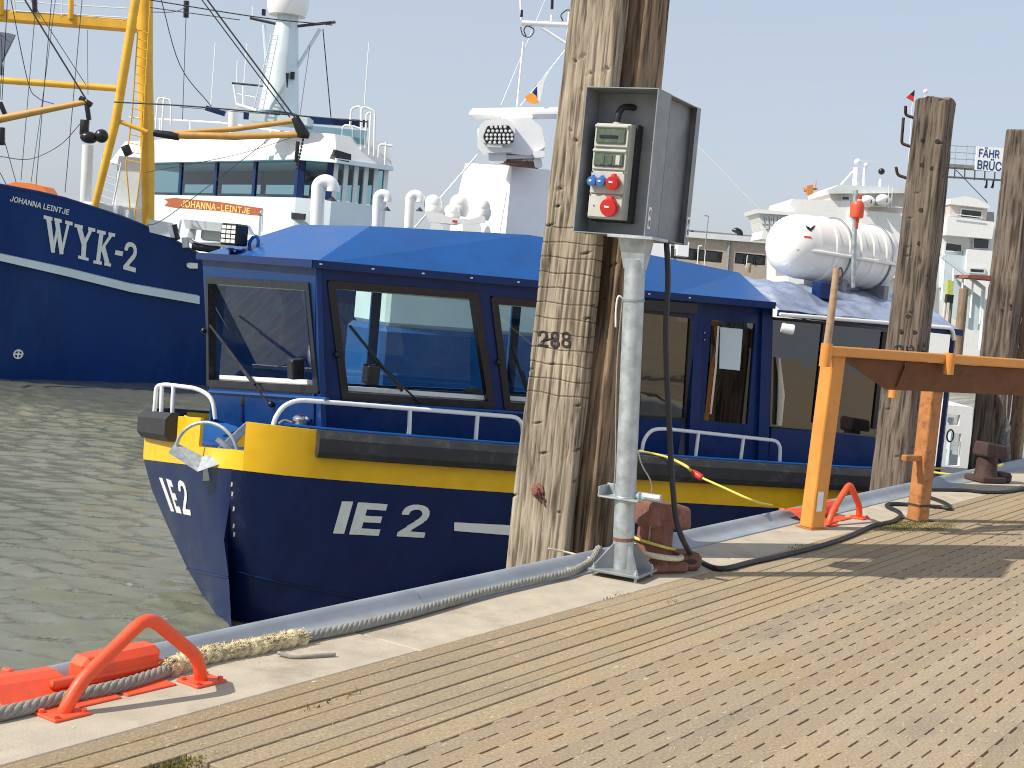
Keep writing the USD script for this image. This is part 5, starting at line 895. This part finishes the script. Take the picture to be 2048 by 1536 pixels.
# ================================================================ WHITE VESSEL BEHIND THE CREW BOAT
wv = thing('white_vessel', 'white vessel with radar tower and searchlight moored beyond the crew boat', 'boat', atd(960, 700, 13.5))
wk = atd(1022, 470, 13.2); wl, wr = Plane(wk, -BD, -BN), Plane(wk, -BN, BD)
LP = [wl.hit(*p) for p in ((931, 326), (1024, 332), (1010, 480), (896, 474))]; RP_ = [wr.hit(*p) for p in ((1024, 332), (1102, 340), (1104, 486), (1010, 480))]
part(wv, 'radar_tower', trimesh.convex.convex_hull(np.array(LP + RP_ + [LP[0] + BD * .45, LP[3] + BD * .5])), whitec)
VP = facing(13.2)
def vb(poly, th, w=0., r=.02): return panel(VP.shifted(w), poly, (), th, 0., rnd=r)
part(wv, 'tower_top', panel(VP.shifted(-.1), [(990, 324), (1075, 322), (1076, 338), (1020, 332)], (), .3), rust)
part(wv, 'radar_scanner', bar(VP.hit(938, 228), VP.hit(1135, 226), .10, .105, bevel=.04), whitec)
part(wv, 'scanner_housing', cat([vb([(1008, 246), (1060, 244), (1082, 262), (1090, 300), (1060, 318), (1005, 312)], .34, -.1), vb([(1000, 236), (1072, 234), (1060, 246), (1005, 246)], .2, -.05), vb([(980, 316), (1075, 316), (1070, 328), (985, 326)], .3, -.1)]), whitec, 30)
se = part(wv, 'searchlight', cat([vb([(972, 248), (1012, 244), (1030, 258), (1031, 286), (1015, 294), (968, 292), (958, 276), (961, 258)], .3, .05, .04), vb([(956, 260), (970, 262), (974, 298), (1032, 300), (1034, 308), (966, 310), (956, 300)], .2, .12), vb([(978, 300), (1012, 302), (1014, 326), (978, 326)], .2, .05)]), whitec, 30)
part(se, 'lens_plate', vb([(975, 252), (1018, 251), (1028, 268), (1028, 285), (1018, 288), (972, 287), (966, 274)], .02, .36, .03), blackg)
for i, row in enumerate([(983, 1010, 4, 254), (977, 1020, 6, 262), (974, 1024, 7, 270), (974, 1024, 7, 278), (980, 1018, 5, 285)]):
    for k in range(row[2]): part(se, 'led_lens', lathe([(0, .012), (.0135, .01), (.015, 0)], VP.shifted(.38).hit(row[0] + (row[1] - row[0]) * k / (row[2] - 1), row[3]), VP.n, 8), led)
for x, y, rp in ((866, 408, 18), (963, 416, 18), (918, 408, 19), (903, 425, 16)):
    s_ = (13.4 if y < 410 and x > 900 else 12.9) / F; part(wv, 'satellite_dome', cat([ball(atd(x, y, s_ * F), rp * s_, (1, 1, 1.05), 3), lathe([(rp * s_ * .8, 0), (rp * s_ * 1.02, .05), (rp * s_ * .98, .10)], atd(x, y + 24, s_ * F), up0, 20)]), grp, 60)
part(wv, 'dome_bracket', cat([vb([(850, 422), (884, 428), (900, 436), (940, 440), (970, 432), (972, 446), (940, 450), (860, 446)], .12, .3), vb([(862, 446), (885, 448), (885, 464), (862, 462)], .12, .3), vb([(926, 450), (962, 448), (962, 468), (926, 466)], .12, .3)]), grp)
part(wv, 'dome_label', vb([(905, 440), (915, 441), (915, 446), (905, 445)], .01, .43, .0), flagr)
def goose(x, y0, w, hgt, dd):
    P_ = facing(dd); k = dd / F; pts = [P_.hit(x, y0), P_.hit(x + 2, y0 - hgt * .55), P_.hit(x + 3, y0 - hgt * .8)]
    c_ = P_.hit(x + 3 + w * .55, y0 - hgt * .8); rr = np.linalg.norm(pts[-1] - c_); arc = [c_ - rt * rr * math.cos(q) + up0 * rr * math.sin(q) for q in np.linspace(.0, math.pi, 14)[1:]]
    t_ = thing('vent_pipe', None, None, pts[0]); part(t_, 'pipe', tube(pts + arc + [arc[-1] - up0 * .02], w * .5 * k, 16), whitec, 50); part(t_, 'vent_hood', lathe([(0, 0), (w * .42 * k, 0), (w * .1 * k, .03), (0, .04)], arc[-1] - up0 * .10, up0, 10), wire); return t_
for a, lab in (((633, 475, 27, 122, 12.4), 'thickest white gooseneck vent pipe, leftmost beyond the blue roof'), ((752, 480, 19, 102, 12.8), 'middle white gooseneck vent pipe beyond the blue roof'), ((817, 478, 19, 98, 13.0), 'white gooseneck vent pipe beside the satellite domes')):
    t_ = goose(*a); info(t_.prim, lab, 'vent pipe', 'gooseneck vents on the white vessel')
part(wv, 'mast', cat([T(VP, [(1040, -20), (1043, 40)], 2.5), T(VP, [(1043, 46), (1140, 50)], 5, 10), T(VP, [(1083, 55), (1140, 92)], 3, 8), T(VP, [(1142, 25), (1128, 225)], 6, 10), T(VP, [(1103, 30), (1103, 48)], 3, 8), T(VP, [(1047, 84), (1034, 215)], 2.2, 8)]), whitec, True)
each(wv, 'aerial_base', [T(VP, [(1043, 20), (1043, 34)], 3, 8), T(VP, [(1105, -10), (1104, 18)], 3, 8)], blackg, True)
each(wv, 'cable_loop', [T(VP, [(1041, 54), (1046, 70), (1060, 74), (1068, 60), (1055, 52), (1048, 60), (1052, 72)], 1.2, 6, True), T(VP, [(1126, 42), (1122, 30), (1134, 20), (1142, 22)], 1.4, 6, True)], wire, True)
each(wv, 'stay_wire', [T(VP, [(830, 455), (955, 310)], 2.0), T(VP, [(1002, 210), (1090, 0)], .8)], whitec)
part(wv, 'flag_halyard', T(VP, [(1040, 212), (1075, 170), (1130, 100)], .9), whitec)
fg = grid([[VP.hit(1052 + 36 * i / 6 + 6 * math.sin(j), 205 - 38 * i / 6 - 10 * j / 4 + j * 3) + fw0 * .05 * math.sin(i * 1.5 + j) for j in range(5)] for i in range(7)])
part(wv, 'flag', panel(VP, [(1050, 193), (1064, 185), (1072, 192), (1078, 206), (1066, 208), (1053, 203)], (), .02), flago); part(wv, 'flag', panel(VP, [(1062, 185), (1073, 168), (1078, 180), (1074, 205)], (), .02, -.03), flagb); part(wv, 'flag', panel(VP, [(1074, 168), (1100, 142), (1088, 165), (1080, 205), (1075, 200)], (), .02, .03), whitec)
part(wv, 'nav_light', cat([vb([(1062, 305), (1088, 303), (1090, 316), (1070, 318)], .1, .2), vb([(1066, 318), (1082, 318), (1086, 336), (1070, 336)], .08, .15)]), whitec)
part(wv, 'deckhouse', cat([obox(atd(720, 535, 14.2), BD * 3.6, BN * .9, up0 * .33, .05)]), white)
part(wv, 'side_block', cat([panel(VP, [(1350, 483), (1371, 486), (1369, 515), (1348, 512)], (), .3), panel(VP, [(1280, 470), (1338, 484), (1336, 520), (1280, 515)], (), .3, -.1)]), whitec)
wh, wt, wd = atd(745, 900, 14.0), atd(800, 655, 14.0)[2], atd(655, 560, 14.0)
part(wv, 'hull', obox([wh[0], wh[1], ZW - .3], BD * 4.8, BN * 1.0, up0 * (wt - ZW + .3), .05), blue); part(wv, 'upper_hull', obox([*(wh + BD * .05 + BN * .05)[:2], wt], BD * 4.7, BN * .9, up0 * (atd(800, 520, 14.0)[2] - wt), .04), paleblue)

# ================================================================ FAR SHORE
FD = 75.; FQ = facing(FD); fq0 = C + fw0 * FD
shore = thing('far_quay', None, None, fq0, kind='structure'); info(shore.prim, 'far quay with red brown sheet piling', 'quay')
part(shore, 'quay_top', obox([*(fq0 - rt * 220)[:2], -1.2], rt * 440, fw0 * 90, up0 * 1.26), asphalt)
part(shore, 'tan_wall', obox([*(fq0 - rt * 220 + fw0 * .6)[:2], .0], rt * 440, fw0 * .4, up0 * .62), brick)
part(shore, 'sheet_piling', cat([obox([*(fq0 + rt * x)[:2], -2.], rt * .34, fw0 * -.25, up0 * 2.12) for x in np.arange(15, 34, .7)] + [obox([*(fq0 - rt * 220 - fw0 * .02)[:2], -2.], rt * 440, fw0 * .02, up0 * 2.1)]), pilered, kind='stuff')
R2_ = facing(FD + 1.5)
for x0_ in (1931, 2034):
    fr2 = thing('bench_rail', 'grey slatted railing on the far quay ' + ('left of the flat topped pile' if x0_ < 2000 else 'at the right edge of the picture'), 'railing', R2_.hit(x0_, 660), 'slatted railings on the far quay')
    for k in range(6): part(fr2, 'slat', bar(R2_.hit(x0_, 622 + 8 * k), R2_.hit(x0_ + 32, 626 + 8 * k), .03, .09), offwhite)
    for x in (x0_, x0_ + 31): part(fr2, 'post', bar(R2_.hit(x + 3, 618), R2_.hit(x, 668), .06, .08), galv)
    if x0_ < 2000: part(fr2, 'seat', cat([bar(R2_.hit(1944, 620), R2_.hit(1953, 640), .1, .12), bar(R2_.hit(1948, 640), R2_.hit(1964, 646), .1, .2)]), blackg)
fp30 = facing(30.)
fpost = single('far_pile', 'slim weathered timber post between the numbered pile and the flat topped pile', 'pile', T(fp30, [(1928, 577), (1922, 640), (1912, 740)], [9, 9.5, 9.5], 14), wood_b, True)
# low harbour building
HB = facing(66.); hb = thing('harbour_building', 'low pale brick harbour building with dark window bands', 'building', HB.hit(1450, 560))
hole = [[(1310, 488), (1446, 504), (1443, 526), (1300, 512)], [(1471, 505), (1532, 511), (1530, 531), (1469, 527)]]
part(hb, 'wall', panel(HB, [(1180, 455), (1560, 486), (1552, 640), (1170, 600)], hole, .4, -.4), brick)
part(hb, 'eaves', panel(HB.shifted(.2), [(1180, 448), (1540, 476), (1539, 487), (1179, 459)], (), 8., -8.), offwhite)
part(hb, 'roof_edge', panel(HB.shifted(-.1), [(1180, 441), (1385, 465), (1541, 478), (1541, 481), (1180, 449)], (), 7., -7.), galvd)
part(hb, 'inner_wall', panel(HB.shifted(-6), [(1150, 440), (1600, 480), (1600, 640), (1150, 600)], (), .3), interior)
for h in hole:
    f_ = part(hb, 'window', ring(HB, h, .06, .12, -.15), blackg); part(f_, 'pane', panel(HB, h, (), .02, -.1), dglass)
    for k in (.33, .66):
        a, b = np.array(h[0]) * (1 - k) + np.array(h[1]) * k, np.array(h[3]) * (1 - k) + np.array(h[2]) * k; part(f_, 'mullion', bar(HB.hit(*a), HB.hit(*b), .06, .08), blackg)
part(hb, 'downpipe', bar(HB.shifted(.05).hit(1459, 482), HB.shifted(.05).hit(1454, 545), .1, .1), galvd)
part(hb, 'cowl_vent', cat([T(HB.shifted(-2), [(1478, 478), (1480, 466), (1472, 461), (1464, 461)], [6, 6, 6, 2], 10, True)]), blackg, True)
part(hb, 'roof_hatch', T(HB.shifted(-2), [(1384, 468), (1384, 461)], 3, 8), blackg)
lp58 = facing(58.)
for nm, pts, m_, lab in (('street_lamp', [(1409, 505), (1417, 432), (1409, 431)], galvd, 'tall grey street lamp in front of the harbour building'), ('street_lamp', [(1394, 535), (1397, 492), (1404, 492)], whitec, 'short white street lamp before the left window band')):
    t_ = thing(nm, lab, 'street lamp', lp58.hit(*pts[0])); part(t_, 'pole', T(lp58, pts[:2], 1.1), m_); part(t_, 'lamp_arm', T(lp58, pts[1:], 1.3), m_)
for pts, lab in (([(1408, 535), (1411, 500)], 'thin white flagpole beside the short street lamp'), ([(1492, 535), (1495, 510)], 'thin white flagpole before the right window band')): single('flagpole', lab, 'pole', T(lp58, pts, .9), whitec)
bsh = lp58.hit(1497, 531); single('garden_post', 'squat mossy timber post before the right window band', 'post', T(lp58, [(1497, 545), (1498, 526)], [5, 5], 10), wood_a, True)
# ferry
FY = 56.; FE = facing(FY); fe_ = thing('ferry', 'large white car ferry with bridge wing and radar mast behind the canister', 'ferry', FE.hit(1750, 650))
def fpn_(name, poly, m, th=3., w=0., holes=()): return part(fe_, name, panel(FE.shifted(w), poly, holes, th, -th), m)
def wins(poly, w, th=.08, m=dglass): f_ = part(fe_, 'window', ring(FE.shifted(w), poly, .05, th, -th / 2), offwhite); part(f_, 'pane', panel(FE.shifted(w), poly, (), .03, -.02), m)
fpn_('bridge_wing', [(1515, 422), (1580, 425), (1580, 480), (1522, 478), (1526, 462), (1522, 445)], whitec, 2.5, .4)
fpn_('wing_roof', [(1512, 418), (1590, 424), (1590, 431), (1514, 426)], whitec, 3., .6)
for a in ((1520, 433, 1525, 432, 1529, 448, 1524, 448), (1529, 433, 1536, 433, 1537, 448, 1532, 448), (1539, 433, 1546, 433, 1546, 449, 1541, 449), (1548, 433, 1553, 433, 1553, 449, 1548, 449), (1556, 433, 1575, 434, 1568, 445, 1556, 450)): wins([a[0:2], a[2:4], a[4:6], a[6:8]], .45)
for a in ((1531, 452, 1537, 452, 1537, 458, 1531, 458), (1540, 452, 1546, 453, 1546, 459, 1540, 458)): wins([a[0:2], a[2:4], a[4:6], a[6:8]], .45)
part(fe_, 'wing_dome', ball(FE.hit(1550, 417), .11, sub=2), whitec, True)
fpn_('casing', [(1585, 398), (1700, 402), (1702, 620), (1576, 620), (1580, 410)], white, 5., .2)
fpn_('superstructure', [(1690, 430), (1990, 455), (1985, 740), (1560, 720), (1562, 560), (1690, 560)], white, 6., -.2, [[(1890, 483), (1925, 488), (1924, 506), (1888, 503)], [(1945, 474), (1980, 477), (1978, 500), (1944, 498)]])
fpn_('bridge_house', [(1660, 382), (1830, 386), (1835, 432), (1662, 420)], paint('ferry_cream', (.62, .55, .50), .5, .04), 3., .1, [[(1681, 391), (1700, 391), (1700, 402), (1682, 402)]])
fpn_('bridge_roof', [(1656, 380), (1680, 369), (1830, 377), (1840, 386), (1658, 387)], offwhite, 4., .4)
fpn_('bridge_house', [(1900, 400), (1976, 410), (1972, 440), (1900, 432)], paint('ferry_rose', (.60, .52, .50), .5, .04), 3., .1, [[(1921, 416), (1966, 421), (1963, 440), (1918, 436)]])
fpn_('bridge_roof', [(1902, 397), (1930, 392), (1955, 398), (1980, 412), (1979, 417), (1902, 408)], whitec, 4., .4)
fpn_('deck_band', [(1700, 418), (1830, 430), (1830, 560), (1702, 548)], whitec, 3., .35); fpn_('deck_band', [(1896, 432), (1990, 444), (1984, 478), (1892, 470)], whitec, 2., .5)
fpn_('deck_band', [(1935, 498), (1985, 502), (1980, 600), (1928, 590)], whitec, 2., .4)
fpn_('side_screen', [(1890, 508), (1936, 512), (1926, 580), (1884, 575)], paleblue, 1., .3)
wins([(1921, 416), (1966, 421), (1963, 440), (1918, 436)], .1); wins([(1681, 391), (1700, 391), (1700, 402), (1682, 402)], .1); wins([(1890, 483), (1925, 488), (1924, 506), (1888, 503)], -.15); wins([(1945, 474), (1980, 477), (1978, 500), (1944, 498)], -.1); wins([(1938, 535), (1970, 537), (1970, 548), (1938, 546)], .42)
part(fe_, 'inner_wall', panel(FE.shifted(-3), [(1668, 400), (1985, 425), (1985, 600), (1668, 600)], (), .2), interior)
part(fe_, 'funnel_mast', cat([T(FE, [(1713, 335), (1709, 400)], [6, 6.5], 10), T(FE, [(1710, 338), (1678, 374)], 2), T(FE, [(1729, 335), (1727, 382)], 3, 8), T(FE, [(1733, 335), (1717, 365)], 1.2), T(FE, [(1761, 358), (1759, 384)], 3, 8), ball(FE.hit(1715, 324), .13, sub=2), ball(FE.hit(1732, 330), .09, sub=2)]), whitec, True)
part(fe_, 'radar_scanner', cat([bar(FE.hit(1722, 322), FE.hit(1755, 324), .06, .06)]), paleblue)
part(fe_, 'black_dome', ball(FE.hit(1763, 343), .13, sub=2), blackg, True)
for x, y in ((1729, 404), (1760, 402)): b_ = part(fe_, 'rescue_boat', cat([ball(FE.hit(x, y) + fw0 * -.5, .38, (1.2, .7, .62), 2)]), whitec, True); part(b_, 'hatch', obox(FE.hit(x - 4, y + 4) - fw0 * .82, rt * .16, fw0 * .1, up0 * .13), blackg)
each(fe_, 'rail', ([T(FE.shifted(.5), [(1720, 411), (1830, 416)], .8), T(FE.shifted(.5), [(1785, 375), (1783, 415)], .7), T(FE.shifted(.5), [(1777, 370), (1777, 416)], .7), T(FE.shifted(.6), [(1905, 428), (1965, 435)], .9)]), whitec)
part(fe_, 'antenna', cat([ball(FE.hit(1851, 183), .10, sub=2), T(FE, [(1850, 186), (1848, 400)], .8), T(FE, [(1826, 185), (1812, 400)], .6)]), whitec, True)
part(fe_, 'pennant', panel(FE, [(1812, 195), (1828, 181), (1827, 204)], (), .03), flagr); part(fe_, 'pennant', panel(FE, [(1820, 188), (1829, 180), (1828, 192)], (), .03, .02), blackg)
part(fe_, 'stay', T(facing(50.), [(1290, 190), (1395, 292), (1520, 420)], 1.0), whitec)
# orange masted ship
om = thing('orange_mast', 'distant ship with an orange mast beyond the ferry', 'ship', facing(72.).hit(1618, 420)); OM = facing(72.)
part(om, 'mast', cat([panel(OM, [(1612, 372), (1624, 370), (1624, 402), (1614, 402)], (), .3), panel(OM, [(1607, 378), (1634, 376), (1634, 380), (1607, 382)], (), .2), T(OM, [(1632, 362), (1631, 376)], 1), T(OM, [(1607, 375), (1610, 384)], 1.5), T(OM, [(1638, 386), (1637, 402)], .8)]), orange)
part(om, 'hull', obox(OM.hit(1590, 470), rt * 2.5, fw0 * 3, up0 * 1.4), trawlblue)
# link span gantry with the ferry sign
SGp = facing(40.); sg = thing('sign_gantry', 'overhead steel gantry carrying the white ferry sign between the piles', 'gantry', SGp.hit(1960, 500))
part(sg, 'walkway', cat([bar(SGp.hit(1880, 331), SGp.hit(2060, 344), .5, .09), bar(SGp.hit(1880, 353), SGp.hit(2060, 364), .06, .05)]), galvd)
for k in range(7): part(sg, 'bracket', T(SGp, [(1890 + 20 * k, 332 + 1.4 * k), (1889 + 20 * k, 356 + 1.4 * k)], 1.3), galvd)
part(sg, 'hand_rail', cat([T(SGp, [(1880, 290 + 13 * k), (1955, 294 + 13 * k)], .9) for k in range(3)] + [T(SGp, [(x, 291), (x - 3, 332)], .9) for x in (1912, 1934, 1948)]), galv)
for x in (1973, 1986): part(sg, 'lamp', T(SGp, [(x + 1, 358), (x, 370), (x - 2, 376)], [1.4, 2.2, 3], 8), blackg)
fsg = single('ferry_sign', 'white sign with blue capitals on the overhead gantry', 'sign', panel(SGp.shifted(.3), [(1953, 293), (2048, 299), (2045, 349), (1949, 340)], (), .06), signw)
for tx, q in (('FÄHR', [(1957, 314), (1998, 317), (2000, 296.5), (1959, 293)]), ('BRÜCKE', [(1954, 338), (2024, 345), (2027, 321), (1956, 315)])):
    part(fsg, 'sign_text', on_surface(text2d(tx, True), q, panel(SGp.shifted(.3), [(1940, 280), (2060, 280), (2060, 360), (1940, 360)], (), .06), .004), signblue)
part(sg, 'leg', cat([bar(SGp.shifted(-.5).hit(2075, 345), SGp.shifted(-.5).hit(2050, 745), .3, .3), bar(SGp.shifted(-.5).hit(1845, 335), SGp.shifted(-.5).hit(1806, 745), .25, .25)]), galvd)
part(sg, 'stay_wire', T(SGp, [(1912, 340), (1975, 405)], .8), wire)
# boarding stairs
GS = facing(44.); gs = thing('boarding_stairs', 'pale sloping boarding stairs with white railing left of the flat topped pile', 'stairs', GS.hit(1930, 640))
part(gs, 'hand_rail', bar(GS.hit(1884, 512), GS.hit(1968, 577), .10, .11), paleblue)
for k in range(5): part(gs, 'baluster', bar(GS.hit(1889 + 19 * k, 518 + 14.5 * k), GS.hit(1883 + 19 * k, 600 + 12 * k), .05, .05), whitec)
part(gs, 'side_panel', panel(GS.shifted(-.4), [(1888, 540), (1966, 598), (1958, 660), (1940, 660), (1884, 620)], (), .05), paleblue)
part(gs, 'landing_post', bar(GS.hit(1968, 575), GS.hit(1960, 700), .09, .09), offwhite)
part(gs, 'canopy', panel(GS.shifted(-.6), [(1908, 550), (1990, 553), (1988, 563), (1905, 556)], (), 1.5), pilered)
pl_ = facing(34.)
for pts, lab in (([(1893, 585), (1886, 650)], 'thin pale mooring post beside the boarding stairs'), ([(1904, 590), (1898, 655)], 'thin brown mooring post left of the slim timber post')): single('mooring_post', lab, 'post', T(pl_, pts, 3.2, 8), wrope if 'pale' in lab else wood_b, True)
bush = thing('life_ring_stand', 'yellow green safety jacket locker by the boarding stairs', 'locker', pl_.hit(1895, 600)); part(bush, 'box', panel(pl_, [(1891, 560), (1903, 562), (1900, 590), (1890, 588)], (), .2), paint('hi_vis', (.45, .5, .12), .7, .2, 20.)); part(bush, 'lid', panel(pl_, [(1890, 588), (1903, 590), (1901, 606), (1888, 604)], (), .2), blackg)
# small white boat
SBp = facing(14.5); sb_ = thing('small_boat', 'small white boat with the figure 0 on its frame behind the rusty leg', 'boat', SBp.hit(1905, 950))
part(sb_, 'wheelhouse_frame', panel(SBp, [(1880, 808), (1941, 813), (1933, 935), (1865, 930)], [[(1890, 826), (1916, 829), (1913, 850), (1889, 848)], [(1890, 862), (1918, 866), (1914, 930), (1886, 930)]], .08), whitec)
part(sb_, 'inner_frame', cat([bar(SBp.shifted(-.2).hit(1902, 835), SBp.shifted(-.2).hit(1893, 930), .05, .05), bar(SBp.shifted(-.2).hit(1885, 900), SBp.shifted(-.2).hit(1915, 906), .04, .04), bar(SBp.shifted(-.3).hit(1888, 895), SBp.shifted(-.3).hit(1902, 880), .03, .03)]), paleblue)
zr = [(SBp.hit(1894, 869) + rt * .034 * math.cos(q) + up0 * .062 * math.sin(q) + SBp.n * .11) for q in np.linspace(0, 6.28, 20)]; part(sb_, 'number', tube(zr, .009, 6), blackg, True)
hb0 = SBp.hit(1850, 945); part(sb_, 'hull', obox([hb0[0], hb0[1], ZW - .2], rt * 1.2, fw0 * 2.4, up0 * (hb0[2] - ZW + .2), .05), blackg)
part(sb_, 'roof', obox(SBp.hit(1878, 814), rt * .34, fw0 * 1.2, up0 * .03, .01), whitec)
# hanging bundle of old rope at the last pile
hg = facing(12.3); nb = thing('rope_bundle', 'grey bundle of old netting hanging beside the dark bollard', 'rope', hg.hit(2012, 880))
part(nb, 'line', T(hg, [(2016, 760), (2013, 838)], 1.1), rope); bpts = [(2014, 838), (2012, 858), (2008, 885), (2010, 915), (2012, 928)]
mnb = tube(smooth_path([hg.hit(*p) for p in bpts], 8), np.interp(np.linspace(0, 1, 33), [0, .3, .6, .85, 1], np.array([3, 9, 12, 11, 6]) * 12.3 / F), 18); v = np.array(mnb.vertices); mnb.vertices = v + (meshkit.fbm(v * [40, 40, 9], 3, 3)[:, None] - .5) * .05 * unit(-fw0 + rt * .4); part(nb, 'net', mnb, paint('old_net', (.16, .16, .15), .9, .5, 30., .6), True)
single('mooring_line', 'yellow mooring line made fast round the dark bollard', 'rope', tube(smooth_path([onz(1935, 945) + up0 * .0 + [0, .2, 0], onz(1890, 952) + [0, .3, .02], atd(1925, 951, 10.9), onz(1972, 950) + up0 * .06, onz(1995, 949) + up0 * .07, onz(2003, 946) + up0 * .07], 6), .010, 8), yrope, True)
